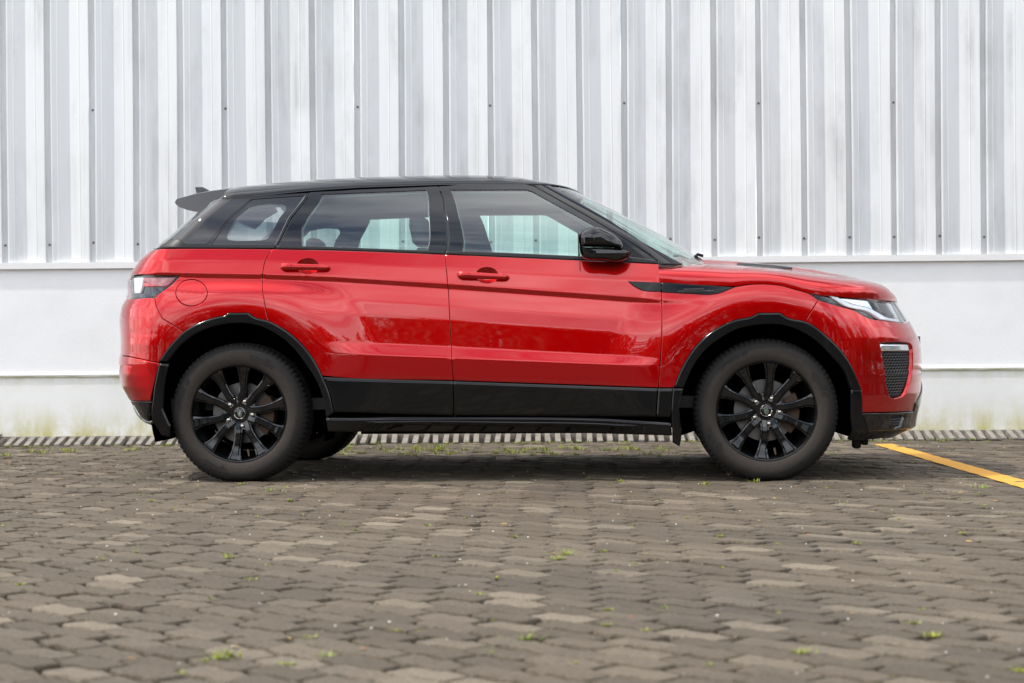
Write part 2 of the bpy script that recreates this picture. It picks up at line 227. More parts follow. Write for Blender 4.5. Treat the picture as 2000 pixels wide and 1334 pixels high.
# ---------------------------------------------------------------- materials
class NT:
    def __init__(s, name):
        s.m = bpy.data.materials.new(name); s.m.use_nodes = True; s.t = s.m.node_tree; s.t.nodes.clear()
        s.out = s.t.nodes.new('ShaderNodeOutputMaterial')
    def n(s, kind, **kw):
        nd = s.t.nodes.new('ShaderNode' + kind)
        for k, v in kw.items():
            if k[0] == '_': setattr(nd, k[1:], v)
            else:
                k = k.replace('__', ' ')
                s.put(nd, int(k[1:]) if k[0] == 'i' and k[1:].isdigit() else k, v)
        return nd
    def put(s, nd, key, v):
        if isinstance(v, bpy.types.NodeSocket): s.t.links.new(v, nd.inputs[key])
        else: nd.inputs[key].default_value = v
    def math(s, op, a, b=0.0, c=None):
        nd = s.n('Math', _operation=op, i0=a, i1=b)
        if c is not None: s.put(nd, 2, c)
        return nd.outputs[0]
    def ramp(s, f, *stops):
        nd = s.n('ValToRGB'); e = nd.color_ramp.elements
        while len(e) < len(stops): e.new(.5)
        for el_, (p, c) in zip(e, stops):
            el_.position = p; el_.color = (c, c, c, 1) if isinstance(c, (int, float)) else tuple(c) + (1,)
        s.t.links.new(f, nd.inputs[0]); return nd.outputs[0]
    def noise(s, scale, detail=4, vec=None, rough=.55, dist=0):
        nd = s.n('TexNoise', Scale=scale, Detail=detail, Roughness=rough, Distortion=dist)
        if vec is not None: s.t.links.new(vec, nd.inputs['Vector'])
        return nd.outputs['Fac']
    def mix(s, f, a, b, mode='MIX'):
        nd = s.n('MixRGB', _blend_type=mode, i0=f)
        for i, v in ((1, a), (2, b)): s.put(nd, i, v if isinstance(v, bpy.types.NodeSocket) else (tuple(v) + (1,))[:4])
        return nd.outputs[0]
    def obj(s): return s.n('TexCoord').outputs['Object']
    def pos(s): return s.n('NewGeometry').outputs['Position']
    def mapped(s, vec, sc): 
        nd = s.n('Mapping'); nd.inputs['Scale'].default_value = sc; s.t.links.new(vec, nd.inputs['Vector']); return nd.outputs[0]
    def bump(s, h, strength=.3, dist=.01): return s.n('Bump', Strength=strength, Distance=dist, Height=h).outputs[0]
    def bsdf(s, color, rough=.5, **kw):
        b = s.n('BsdfPrincipled')
        s.put(b, 'Base Color', color if isinstance(color, bpy.types.NodeSocket) else (tuple(color) + (1,))[:4])
        s.put(b, 'Roughness', rough)
        for k, v in kw.items(): s.put(b, k.replace('__', ' '), v)
        return b.outputs[0]
    def done(s, sh): s.t.links.new(sh, s.out.inputs['Surface']); return s.m
M = {}
def simple(name, color, rough=.5, **kw):
    t = NT(name); M[name] = t.done(t.bsdf(color, rough, **kw))
def paint(name, color, metal, rough, coat=1.0, dust=.05, dustc=(.32, .28, .23), cior=1.65, crough=.018):
    t = NT(name); p = t.pos()
    f = t.ramp(t.noise(2.2, 6, p, .62), (.42, 0.0), (.75, 1.0))
    f2 = t.ramp(t.noise(160, 2, p), (.55, 0.0), (.8, 1.0))
    c = t.mix(t.math('MULTIPLY', t.math('ADD', f, f2), dust), color, dustc)
    fl = t.noise(900, 1, p)
    c = t.mix(t.math('MULTIPLY', fl, .12), c, (0, 0, 0))
    M[name] = t.done(t.bsdf(c, rough, Metallic=metal, Coat__Weight=coat, Coat__Roughness=crough, Coat__IOR=cior, Specular__IOR__Level=0.0))
paint('red_paint', (.53, .0003, .0014), .88, .30, 1.0, .003, cior=1.6)
paint('black_paint', (.0035, .0037, .0045), 0, .3, 1.0, .006, cior=1.62)
paint('frit_black', (.016, .017, .020), 0, .3, 1.0, .004, cior=1.65)
paint('arch_plastic', (.0035, .0037, .0042), 0, .3, .8, .008, cior=1.5, crough=.14)
paint('black_trim', (.004, .004, .0045), 0, .3, .9, .010, cior=1.42, crough=.08)
paint('cladding', (.0032, .0032, .0034), 0, .3, 1.0, .008, cior=1.45, crough=.04)
simple('rubber_trim', (.010, .010, .011), .4, Specular__IOR__Level=.35)
simple('matte_black', (.006, .006, .0065), .6, Specular__IOR__Level=.3)
simple('void', (.002, .002, .002), .9, Specular__IOR__Level=0.0)
simple('rust_steel', (.10, .065, .045), .7, Metallic=.5)
simple('disc_steel', (.17, .165, .16), .42, Metallic=.9)
simple('lug_chrome', (.62, .60, .58), .22, Metallic=1.0)
simple('chrome', (.75, .75, .76), .1, Metallic=1.0)
simple('satin_silver', (.40, .42, .43), .3, Metallic=.9)
simple('bead_grey', (.16, .17, .175), .3, Metallic=.8)
simple('emblem_green', (.03, .075, .045), .35, Coat__Weight=1.0)
simple('lamp_dark', (.006, .0065, .0075), .2, Coat__Weight=1.0, Specular__IOR__Level=0.1)
simple('grille_black', (.045, .045, .047), .3)
simple('lamp_silver', (.80, .82, .85), .16, Metallic=.75)
simple('lamp_white', (.85, .87, .90), .25, Coat__Weight=1.0)
simple('lamp_red', (.55, .01, .012), .15, Coat__Weight=1.0)
simple('lamp_pink', (.42, .10, .10), .15, Coat__Weight=1.0)
simple('seat_leather', (.055, .055, .058), .55)
simple('headliner', (.55, .56, .55), .9)
simple('cabin_trim', (.24, .25, .25), .7)
simple('wheel_black', (.0028, .003, .0036), .3, Specular__IOR__Level=0.0, Coat__Weight=1.0, Coat__Roughness=.09, Coat__IOR=1.6)
simple('interior_dark', (.02, .02, .021), .7)
simple('screw_grey', (.14, .14, .14), .5, Metallic=.6)
def glass(name, tint, refl=1.0, rough=.0, f0=.05):
    t = NT(name)
    f = t.n('LayerWeight', Blend=.5).outputs['Facing']
    k = t.math('MULTIPLY', t.math('ADD', t.math('MULTIPLY', t.math('POWER', f, 4.5), 1 - f0), f0), refl)
    a = t.n('BsdfTransparent'); a.inputs[0].default_value = tint + (1,)
    b = t.n('BsdfGlossy'); b.inputs['Roughness'].default_value = rough; b.inputs[0].default_value = (1, 1, 1, 1)
    mxs = t.n('MixShader'); t.put(mxs, 0, k); t.t.links.new(a.outputs[0], mxs.inputs[1]); t.t.links.new(b.outputs[0], mxs.inputs[2])
    M[name] = t.done(mxs.outputs[0])
glass('car_glass', (.76, .95, .89), 1.0, 0, .13)
glass('dark_glass', (.42, .50, .50), 1.2, 0, .10)
glass('privacy_glass', (.50, .60, .585), 1.0, 0, .16)
glass('clear_lens', (.93, .95, .97), 1.0, 0, .035)
# tyre: black shoulder, brown dust band on the sidewall
t = NT('tyre_rubber'); o = t.obj(); s_ = t.n('SeparateXYZ'); t.t.links.new(o, s_.inputs[0])
r_ = t.math('SQRT', t.math('ADD', t.math('POWER', s_.outputs[0], 2.0), t.math('POWER', s_.outputs[2], 2.0)))
nn = t.noise(9, 6, o, .65)
rr = t.math('ADD', r_, t.math('MULTIPLY', t.math('SUBTRACT', nn, .5), .035))
band = t.ramp(t.math('MULTIPLY', rr, 2.0), (.48, .5), (.51, 1.0), (.575, .85), (.63, .30), (.68, .10), (.725, .16))
fine = t.ramp(t.noise(70, 4, o), (.3, .65), (.75, 1.0))
c = t.mix(t.math('MULTIPLY', band, fine), (.008, .008, .0083), (.047, .038, .031))
h = t.noise(240, 2, o)
M['tyre_rubber'] = t.done(t.bsdf(c, .72, Specular__IOR__Level=.25, Normal=t.bump(h, .25, .002)))
t = NT('tyre_letter'); o = t.obj()
M['tyre_letter'] = t.done(t.bsdf(t.mix(t.ramp(t.noise(60, 4, o), (.35, 0.), (.7, 1.)), (.004, .004, .004), (.009, .008, .0075)), .6))
# white wall sheet
t = NT('wall_sheet_paint'); p = t.pos()
streak = t.noise(1, 6, t.mapped(p, (14, 14, .55)), .6)
blot = t.noise(1, 6, t.mapped(p, (3.2, 3.2, 1.3)), .66)
d = t.math('MULTIPLY', t.ramp(streak, (.38, 0.), (.72, 1.)), t.ramp(blot, (.42, .0), (.66, 1.)))
faint = t.ramp(t.noise(1, 4, t.mapped(p, (3.1, 3.1, .12)), .5), (.35, 0.), (.65, 1.))
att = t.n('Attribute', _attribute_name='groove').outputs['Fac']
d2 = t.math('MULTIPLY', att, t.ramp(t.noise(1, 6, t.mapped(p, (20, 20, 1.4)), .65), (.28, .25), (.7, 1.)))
c = t.mix(t.math('MULTIPLY', faint, .45), (.75, .765, .765), (.64, .67, .69))
c = t.mix(t.math('MULTIPLY', d, .85), c, (.42, .43, .425))
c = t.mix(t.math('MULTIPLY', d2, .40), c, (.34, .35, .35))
M['wall_sheet_paint'] = t.done(t.bsdf(c, .42, Normal=t.bump(t.noise(1, 3, t.mapped(p, (6, 6, 1.2))), .05, .02)))
# plaster wall with algae
def plaster(name, base, algae):
    t = NT(name); p = t.pos(); s_ = t.n('SeparateXYZ'); t.t.links.new(p, s_.inputs[0])
    blot = t.ramp(t.noise(1, 7, t.mapped(p, (1.4, 1.4, 1.8)), .65), (.45, 0.), (.8, 1.))
    c = t.mix(t.math('MULTIPLY', blot, .35), base, tuple(.72 * v for v in base))
    spots = t.ramp(t.noise(28, 4, p, .7), (.64, 0.), (.74, 1.))
    c = t.mix(t.math('MULTIPLY', spots, .18), c, (.42, .40, .33))
    if algae:
        drip = t.noise(1, 5, t.mapped(p, (7, 7, 2.2)), .66)
        top = t.math('ADD', t.n('MapRange', Value=s_.outputs[2], From__Min=.34, From__Max=.50).outputs[0], 0.0)
        bot = t.n('MapRange', Value=s_.outputs[2], From__Min=.34, From__Max=.06).outputs[0]
        f = t.math('ADD', t.math('MULTIPLY', t.math('POWER', top, 2.0), .55), t.math('MULTIPLY', t.math('POWER', bot, 1.4), 1.0))
        f = t.math('MULTIPLY', f, t.ramp(drip, (.40, 0.), (.66, 1.)))
        c = t.mix(f, c, (.52, .50, .20))
        f3 = t.math('MULTIPLY', t.math('POWER', bot, 2.5), t.ramp(t.noise(6, 5, p, .7), (.4, 0.), (.7, 1.)))
        c = t.mix(t.math('MULTIPLY', f3, .85), c, (.52, .47, .20))
    M[name] = t.done(t.bsdf(c, .75, Normal=t.bump(t.noise(45, 5, p), .12, .01)))
plaster('plaster_upper', (.84, .85, .85), False)
plaster('plaster_base', (.83, .84, .82), True)
t = NT('algae_ledge'); p = t.pos()
M['algae_ledge'] = t.done(t.bsdf(t.mix(t.ramp(t.noise(1, 6, t.mapped(p, (5, 5, 30)), .6), (.35, 0.), (.65, 1.)), (.62, .63, .55), (.23, .22, .07)), .9))
simple('white_trim', (.78, .78, .77), .5)
# concrete
def concrete(name, a, b, tone='rand'):
    t = NT(name); p = t.pos()
    if tone == 'rand': r = t.n('ObjectInfo').outputs['Random']
    else: r = t.n('Attribute', _attribute_name='tone').outputs['Fac']
    c = t.mix(t.ramp(r, (0., .05), (.80, .36), (.90, .62), (1., .95)), a, b)
    hue = t.math('FRACT', t.math('MULTIPLY', r, 37.7))
    c = t.mix(t.math('MULTIPLY', hue, .34), c, t.mix(.5, c, (.10, .070, .045), 'MIX'))
    big = t.ramp(t.noise(1.1, 5, p, .6), (.35, 0.), (.7, 1.))
    c = t.mix(t.math('MULTIPLY', big, .42), c, (.058, .046, .034))
    gr = t.ramp(t.noise(95, 5, p, .75), (.3, .50), (.72, 1.42))
    c = t.mix(1.0, c, gr, 'MULTIPLY')
    sp = t.ramp(t.noise(26, 5, p, .65), (.58, 0.), (.75, 1.))
    c = t.mix(t.math('MULTIPLY', sp, .30), c, (.05, .042, .033))
    fl = t.ramp(t.noise(210, 2, p, .6), (.66, 0.), (.72, 1.))
    c = t.mix(t.math('MULTIPLY', fl, .55), c, (.30, .26, .20))
    dk = t.ramp(t.noise(.55, 4, t.mapped(p, (1, 1.7, 1)), .6), (.52, 0.), (.72, 1.))
    c = t.mix(t.math('MULTIPLY', dk, .40), c, (.038, .032, .026))
    h = t.math('ADD', t.noise(150, 5, p, .7), t.math('MULTIPLY', t.noise(35, 3, p), .7))
    M[name] = t.done(t.bsdf(c, .86, Normal=t.bump(h, .75, .008)))
concrete('paver_concrete', (.082, .062, .039), (.265, .217, .155))
concrete('paver_concrete_far', (.082, .062, .039), (.265, .217, .155), 'attr')
t = NT('joint_soil'); p = t.pos()
M['joint_soil'] = t.done(t.bsdf(t.mix(t.noise(40, 5, p), (.012, .009, .006), (.036, .026, .018)), .95))
t = NT('drain_concrete'); p = t.pos()
M['drain_concrete'] = t.done(t.bsdf(t.mix(t.ramp(t.noise(14, 6, p, .65), (.3, 0.), (.7, 1.)), (.16, .145, .125), (.30, .275, .235)), .85, Normal=t.bump(t.noise(120, 4, p), .3, .005)))
t = NT('line_paint'); p = t.pos()
w_ = t.ramp(t.noise(18, 6, p, .7), (.60, 0.), (.70, 1.))
M['line_paint'] = t.done(t.bsdf(t.mix(t.math('MULTIPLY', w_, .5), t.mix(t.noise(5, 4, p), (.60, .285, .022), (.72, .36, .035)), (.30, .20, .08)), .7, Normal=t.bump(t.noise(120, 4, p), .4, .006)))
t = NT('weed_green'); p = t.pos()
M['weed_green'] = t.done(t.bsdf(t.mix(t.ramp(t.noise(9, 3, p), (.3, 0.), (.7, 1.)), (.11, .20, .012), (.36, .36, .035)), .6))
t = NT('dry_leaf'); p = t.pos()
M['dry_leaf'] = t.done(t.bsdf(t.mix(t.ramp(t.noise(3.1, 2, p), (.35, 0.), (.65, 1.)), (.26, .10, .035), (.34, .24, .07)), .7))
t = NT('pebble'); p = t.pos()
M['pebble'] = t.done(t.bsdf(t.mix(t.ramp(t.noise(7.7, 2, p), (.35, 0.), (.65, 1.)), (.30, .26, .20), (.78, .76, .72)), .8))
t = NT('tree_leaf'); p = t.pos()
M['tree_leaf'] = t.done(t.bsdf(t.mix(t.noise(1.5, 4, p), (.022, .045, .012), (.07, .105, .03)), .6))
simple('tree_bark', (.09, .065, .045), .9)
# ---------------------------------------------------------------- mesh helpers
def link(name, me, mat=None, parent=None):
    o = bpy.data.objects.new(name, me); COL.objects.link(o)
    if mat is not None and me is not None:
        me.materials.clear(); me.materials.append(M[mat] if isinstance(mat, str) else mat)
    if parent is not None: o.parent = parent
    return o
def empty(name, loc=(0, 0, 0), parent=None):
    o = bpy.data.objects.new(name, None); COL.objects.link(o); o.location = loc; o.empty_display_size = .2
    if parent is not None: o.parent = parent
    return o
def tag(o, label=None, cat=None, group=None, kind=None):
    if label: o['label'] = label
    if cat: o['category'] = cat
    if group: o['group'] = group
    if kind: o['kind'] = kind
    return o
def mesh(v, f, smooth=True, normals=None):
    me = bpy.data.meshes.new('mesh'); me.from_pydata([tuple(map(float, p)) for p in v], [], [tuple(q) for q in f]); me.update()
    if smooth: me.polygons.foreach_set('use_smooth', [True] * len(me.polygons))
    if normals is not None: me.normals_split_custom_set_from_vertices([tuple(map(float, n)) for n in normals])
    return me
class MB:
    """collects shapes into one mesh"""
    def __init__(s): s.v = []; s.f = []
    def add(s, v, f):
        b = len(s.v); s.v += [tuple(p) for p in v]; s.f += [tuple(i + b for i in q) for q in f]
    def box(s, a, b, bev=0):
        x0, y0, z0 = a; x1, y1, z1 = b
        if bev <= 0:
            s.add([(x0, y0, z0), (x1, y0, z0), (x1, y1, z0), (x0, y1, z0), (x0, y0, z1), (x1, y0, z1), (x1, y1, z1), (x0, y1, z1)],
                  [(0, 3, 2, 1), (4, 5, 6, 7), (0, 1, 5, 4), (1, 2, 6, 5), (2, 3, 7, 6), (3, 0, 4, 7)])
        else:
            def rr(x0, x1, y0, y1, z, n=4):
                out = []
                for k, (cx_, cy_) in enumerate(((x1 - bev, y1 - bev), (x0 + bev, y1 - bev), (x0 + bev, y0 + bev), (x1 - bev, y0 + bev))):
                    for i in range(n + 1):
                        a_ = (k + i / n) * PI / 2
                        out.append((cx_ + bev * math.cos(a_), cy_ + bev * math.sin(a_), z))
                return out
            rings = []
            for i in range(4):
                a_ = i / 3 * PI / 2; q = bev * (1 - math.sin(a_))
                rings.append(rr(x0 + q, x1 - q, y0 + q, y1 - q, z0 + bev * (1 - math.cos(a_)) if False else z0 + bev * (1 - math.cos(a_))))
            for i in range(4):
                a_ = i / 3 * PI / 2; q = bev * (1 - math.cos(a_))
                rings.append(rr(x0 + q, x1 - q, y0 + q, y1 - q, z1 - bev + bev * math.sin(a_)))
            rings[0] = rr(x0 + bev, x1 - bev, y0 + bev, y1 - bev, z0)
            s.loft(rings)
    def loft(s, rings, cap=True, closed=True):
        b = len(s.v); n = len(rings[0])
        for r in rings: s.v += [tuple(p) for p in r]
        for i in range(len(rings) - 1):
            for j in range(n if closed else n - 1):
                k = (j + 1) % n
                s.f.append((b + i * n + j, b + i * n + k, b + (i + 1) * n + k, b + (i + 1) * n + j))
        if cap:
            s.f.append(tuple(b + j for j in reversed(range(n)))); e = b + (len(rings) - 1) * n
            s.f.append(tuple(e + j for j in range(n)))
    def tube(s, pts, r, n=8):
        rings = []
        for i, p in enumerate(pts):
            p = Vector(p); d = Vector(pts[min(i + 1, len(pts) - 1)]) - Vector(pts[max(i - 1, 0)]); d.normalize()
            a = d.orthogonal().normalized() if i == 0 else (pa - d * pa.dot(d)).normalized()
            pa = a; bb = d.cross(a); ri = r[i] if isinstance(r, (list, tuple)) else r
            rings.append([p + a * (ri * math.cos(2 * PI * k / n)) + bb * (ri * math.sin(2 * PI * k / n)) for k in range(n)])
        s.loft(rings)
    def lathe_y(s, prof, n=64, a0=0, a1=2 * PI):
        """profile of (radius, y) turned about the y axis"""
        b = len(s.v); full = abs(a1 - a0 - 2 * PI) < 1e-6; m_ = n if full else n + 1
        for i in range(m_):
            a = a0 + (a1 - a0) * i / n
            for r, y in prof: s.v.append((r * math.cos(a), y, r * math.sin(a)))
        k = len(prof)
        for i in range(n):
            j = (i + 1) % m_
            for q in range(k - 1): s.f.append((b + i * k + q, b + j * k + q, b + j * k + q + 1, b + i * k + q + 1))
    def build(s, name, mat, parent=None, smooth=True, angle=35):
        me = mesh(s.v, s.f, smooth)
        if smooth and angle:
            import bmesh
            bm = bmesh.new(); bm.from_mesh(me); bmesh.ops.recalc_face_normals(bm, faces=bm.faces)
            lim = math.radians(angle)
            for e in bm.edges: e.smooth = not (len(e.link_faces) == 2 and e.calc_face_angle(0) > lim)
            bm.to_mesh(me); bm.free()
        return link(name, me, mat, parent)
# ---------------------------------------------------------------- panels cut out of the body surfaces
def spline(pts, step, closed=True):
    P = [np.array(p, float) for p in pts]; n = len(P); out = []
    def corner(i):
        a = P[i] - P[i - 1]; b = P[(i + 1) % n] - P[i]
        c = a @ b / (np.linalg.norm(a) * np.linalg.norm(b) + 1e-12)
        return c < math.cos(math.radians(24))
    cn = [corner(i) for i in range(n)]
    for i in range(n):
        p0, p1 = P[i], P[(i + 1) % n]; L_ = np.linalg.norm(p1 - p0)
        def tan(k):
            a = P[k] - P[k - 1]; b = P[(k + 1) % n] - P[k]; la, lb = np.linalg.norm(a), np.linalg.norm(b)
            t_ = (a / la * lb + b / lb * la) / (la + lb); return t_ * L_
        d = p1 - p0
        t0 = d if cn[i] else tan(i); t1 = d if cn[(i + 1) % n] else tan((i + 1) % n)
        k = max(1, int(math.ceil(L_ / step)))
        for j in range(k):
            s = j / k; s2_, s3 = s * s, s ** 3
            out.append((2 * s3 - 3 * s2_ + 1) * p0 + (s3 - 2 * s2_ + s) * t0 + (-2 * s3 + 3 * s2_) * p1 + (s3 - s2_) * t1)
    return np.array(out)
def area(p): return .5 * np.sum(p[:, 0] * np.roll(p[:, 1], -1) - np.roll(p[:, 0], -1) * p[:, 1])
def inset(p, d):
    a = p - np.roll(p, 1, 0); b = np.roll(p, -1, 0) - p
    na = np.stack([-a[:, 1], a[:, 0]], 1); nb = np.stack([-b[:, 1], b[:, 0]], 1)
    na /= np.linalg.norm(na, axis=1)[:, None] + 1e-12; nb /= np.linalg.norm(nb, axis=1)[:, None] + 1e-12
    q = na + nb; l = np.maximum(np.sum(q * q, 1), .35)
    return p + q * (2 * d / l)[:, None]
def inside(pts, poly):
    x, y = pts[:, 0], pts[:, 1]; r = np.zeros(len(pts), bool); a = poly; b = np.roll(poly, -1, 0)
    for (x0, y0), (x1, y1) in zip(a, b):
        if y0 == y1: continue
        c = ((y0 > y) != (y1 > y)) & (x < (x1 - x0) * (y - y0) / (y1 - y0) + x0); r ^= c
    return r
def edge_dist(pts, poly):
    d = np.full(len(pts), 9.); a = poly; b = np.roll(poly, -1, 0)
    for p, q in zip(a, b):
        e = q - p; t_ = np.clip(((pts - p) @ e) / (e @ e + 1e-12), 0, 1)
        d = np.minimum(d, np.linalg.norm(pts - p - t_[:, None] * e, axis=1))
    return d
def surf_pn(fn, uv):
    u, v = uv[:, 0], uv[:, 1]; e = 1.5e-3
    p = np.stack(fn(u, v), 1)
    du = np.stack(fn(u + e, v), 1) - np.stack(fn(u - e, v), 1); dv = np.stack(fn(u, v + e), 1) - np.stack(fn(u, v - e), 1)
    n = np.cross(dv, du); l = np.linalg.norm(n, axis=1)
    n = n / np.maximum(l, 1e-12)[:, None]
    n[l < 1e-10] = (1, 0, 0)
    return p, n          # axes: x, w (outward), z
def to_world(p, side_):  # near side: world y = YC - w
    q = p.copy(); q[:, 1] = YC - p[:, 1] if side_ > 0 else YC + p[:, 1]; return q
def nrm_world(n, side_):
    q = n.copy(); q[:, 1] = -n[:, 1] if side_ > 0 else n[:, 1]; return q
def cut(fn, outline, holes=(), off=0., gap=.0019, res=(.03, .014), ret=.014, step=.02, bev=.0022, bevd=.0013):
    """returns vertices (x, w, z), normals and faces of a panel cut from a surface"""
    loops = [spline(outline, step)] + [spline(h, step) for h in holes]
    if area(loops[0]) < 0: loops[0] = loops[0][::-1]
    for i in range(1, len(loops)):
        if area(loops[i]) > 0: loops[i] = loops[i][::-1]
    outer = [inset(l, gap) for l in loops]; inner = [inset(l, gap + bev) for l in loops]
    lo, hi = inner[0].min(0), inner[0].max(0)
    if fn is s1 and hi[1] - lo[1] > .25:
        g = np.array([(u, z) for u in np.arange(lo[0] + .003, hi[0], res[0]) for z in crease_rows(min(max(u, XA), XB), res[1] * 1.15)])
    else:
        gu, gv = np.meshgrid(np.arange(lo[0], hi[0], res[0]), np.arange(lo[1], hi[1], res[1]))
        gu[1::2] += res[0] / 2
        g = np.stack([gu.ravel(), gv.ravel()], 1)
    k = inside(g, inner[0]) & (edge_dist(g, inner[0]) > .30 * min(res))
    for h in inner[1:]: k &= ~inside(g, h) & (edge_dist(g, h) > .45 * min(res))
    g = g[k]
    vs_ = np.concatenate(inner + [g]); ed = []; b = 0
    for l in inner: ed += [(b + i, b + (i + 1) % len(l)) for i in range(len(l))]; b += len(l)
    r = delaunay_2d_cdt([Vector(p) for p in vs_], ed, [], 0, 1e-7)
    ov = np.array([tuple(p) for p in r[0]]); tri = np.array([tuple(f) for f in r[2]])
    cen = ov[tri].mean(1); k = inside(cen, inner[0])
    for h in inner[1:]: k &= ~inside(cen, h)
    tri = tri[k]
    back = {}
    for i, src in enumerate(r[3]):
        for q in src: back[q] = i
    P_, N_ = surf_pn(fn, ov); V = P_ + N_ * off
    # winding: (u, z) counter-clockwise must face outward
    a, c, d = V[tri[:, 0]], V[tri[:, 1]], V[tri[:, 2]]
    fl = np.sum(np.cross(c - a, d - a) * N_[tri[:, 0]], 1) < 0
    tri[fl] = tri[fl][:, ::-1]
    F_ = [tuple(t_) for t_ in tri]; Vs = [V]; Ns = [N_]; base = len(V); b = 0
    for li, l in enumerate(outer):
        n_ = len(l); p2, n2 = surf_pn(fn, l)
        ii = [back.get(b + i, b + i) for i in range(n_)]
        od = (p2 + n2 * off) - V[ii]; od /= np.linalg.norm(od, axis=1)[:, None] + 1e-9
        nb_ = n2 + od * .9; nb_ /= np.linalg.norm(nb_, axis=1)[:, None]
        Vs += [p2 + n2 * (off - bevd), p2 + n2 * (off - ret)]; Ns += [nb_, od]
        for i in range(n_):
            j = (i + 1) % n_
            q1 = [ii[i], base + i, base + j, ii[j]]; q2 = [base + i, base + n_ + i, base + n_ + j, base + j]
            F_ += [tuple(reversed(q1)), tuple(reversed(q2))]
        base += 2 * n_; b += n_
    return np.concatenate(Vs), np.concatenate(Ns), F_
def panel_mesh(cutres, side_):
    V, Nn, F_ = cutres
    W = to_world(V, side_); Nw = nrm_world(Nn, side_)
    F2 = [tuple(reversed(f)) for f in F_] if side_ > 0 else F_
    return W, Nw, F2
def panel(name, fn, out, mat, parent, sides=(1, -1), **kw):
    """one object per side, or a single one spanning both when sides == 'both'"""
    c = cut(fn, OUT[out] if isinstance(out, str) else out, **kw)
    res_ = []
    if sides == 'both':
        a = panel_mesh(c, 1); b = panel_mesh(c, -1); n = len(a[0])
        me = mesh(np.concatenate([a[0], b[0]]), a[2] + [tuple(i + n for i in f) for f in b[2]], True, np.concatenate([a[1], b[1]]))
        return [link(name, me, mat, parent)]
    for k, s_ in enumerate(sides):
        a = panel_mesh(c, s_); pr = parent[k] if isinstance(parent, (list, tuple)) else parent
        res_.append(link(name, mesh(a[0], a[2], True, a[1]), mat, pr))
    return res_
def dome(name, fn, us, vs_, mat, parent, off=0.):
    U, V = np.meshgrid(us, vs_, indexing='ij'); g = np.stack([U.ravel(), V.ravel()], 1)
    p, n = surf_pn(fn, g)
    n[n[:, 2] < 0] *= -1
    deg = np.linalg.norm(n, axis=1) < .5
    n[deg] = (0, 0, 1)
    p = p + n * off
    nu, nv = len(us), len(vs_); F_ = []
    for i in range(nu - 1):
        for j in range(nv - 1):
            F_.append((i * nv + j, (i + 1) * nv + j, (i + 1) * nv + j + 1, i * nv + j + 1))
    a = to_world(p, 1); b = to_world(p, -1); k = len(p)
    me = mesh(np.concatenate([a, b]), F_ + [tuple(reversed([q + k for q in f])) for f in F_], True, np.concatenate([nrm_world(n, 1), nrm_world(n, -1)]))
    return link(name, me, mat, parent)
# ================================================================ setting
# ground sheet
g = MB(); g.add([(-400, -500, -.075), (400, -500, -.075), (400, 400, -.075), (-400, 400, -.075)], [(0, 1, 2, 3)])
tag(g.build('ground', 'joint_soil', smooth=False), kind='structure')
# ---------------------------------------------------------------- interlocking pavers
PIT, ROW, AMP = .146, .117, .0285
TH = math.radians(3.3)              # the wall, the drain and the paving run at this angle to the car
CT, ST = math.cos(TH), math.sin(TH)
def E(x, y): return x * CT - y * ST, x * ST + y * CT
ANG = TH - math.radians(1.2)
def paver_outline():
    q = np.linspace(0, 1, 10); f_ = lambda t_: AMP * math.cos(2 * PI * (t_ - .42))
    top = [(t_ * PIT, ROW / 2 - .0028 + f_(t_)) for t_ in .02 + q * .97]
    bot = [(t_ * PIT, -ROW / 2 + .0028 + f_(t_)) for t_ in .32 + q * .97]
    return np.array(bot + top[::-1])
def paver_mesh_data():
    p = paver_outline()
    c = p.mean(0); p = p - c
    if area(p) < 0: p = p[::-1]
    rings = [(inset(p, .0088), 0.), (inset(p, .0052), -.0020), (inset(p, .0030), -.0080), (inset(p, .0028), -.05)]; n = len(p)
    V = [(x, y, z) for r_, z in rings for x, y in r_]
    h = n // 2; F_ = []
    for i in range(h - 1): F_.append((i, i + 1, n - 2 - i, n - 1 - i))
    for k_ in range(3):
        for i in range(n):
            j = (i + 1) % n; F_.append(((k_ + 1) * n + i, (k_ + 1) * n + j, k_ * n + j, k_ * n + i))
    return V, F_, c
PV, PF, PCEN = paver_mesh_data()
pav = tag(empty('paving', (0, 0, 0)), kind='structure')
ca, sa = math.cos(ANG), math.sin(ANG)
cells = []
rng = random.Random(11)
for r in range(-75, 45):
    ro = rng.gauss(0, .008)
    for c_ in range(-62, 62):
        lx = c_ * PIT + ro; ly = r * ROW
        x = lx * ca - ly * sa; y = lx * sa + ly * ca
        ex, ey = x * CT + y * ST, -x * ST + y * CT
        if -7.0 < ey < 3.42 and -6.6 < ex < 6.4: cells.append((x, y))
def vis(x, y):
    """apparent size from the photograph's standpoint, 0 when out of frame"""
    d = Vector((x, y, 0)) - co.location; dp = d.dot(fw)
    if dp < 1.0: return 0
    px = 1000 + 3250 * d.dot(rt) / dp; py = 681 + 3250 * .666 / dp
    return 1 / dp if -60 < px < 2060 and py < 1375 else 0
cells.sort(key=lambda q: -vis(*q))
pm = mesh(PV, PF, False); pm.materials.append(M['paver_concrete'])
def jit(): return rng.gauss(0, .0020), rng.gauss(0, .018), rng.gauss(0, .014), rng.gauss(0, .012)
JV = []; JF = []; JT = []
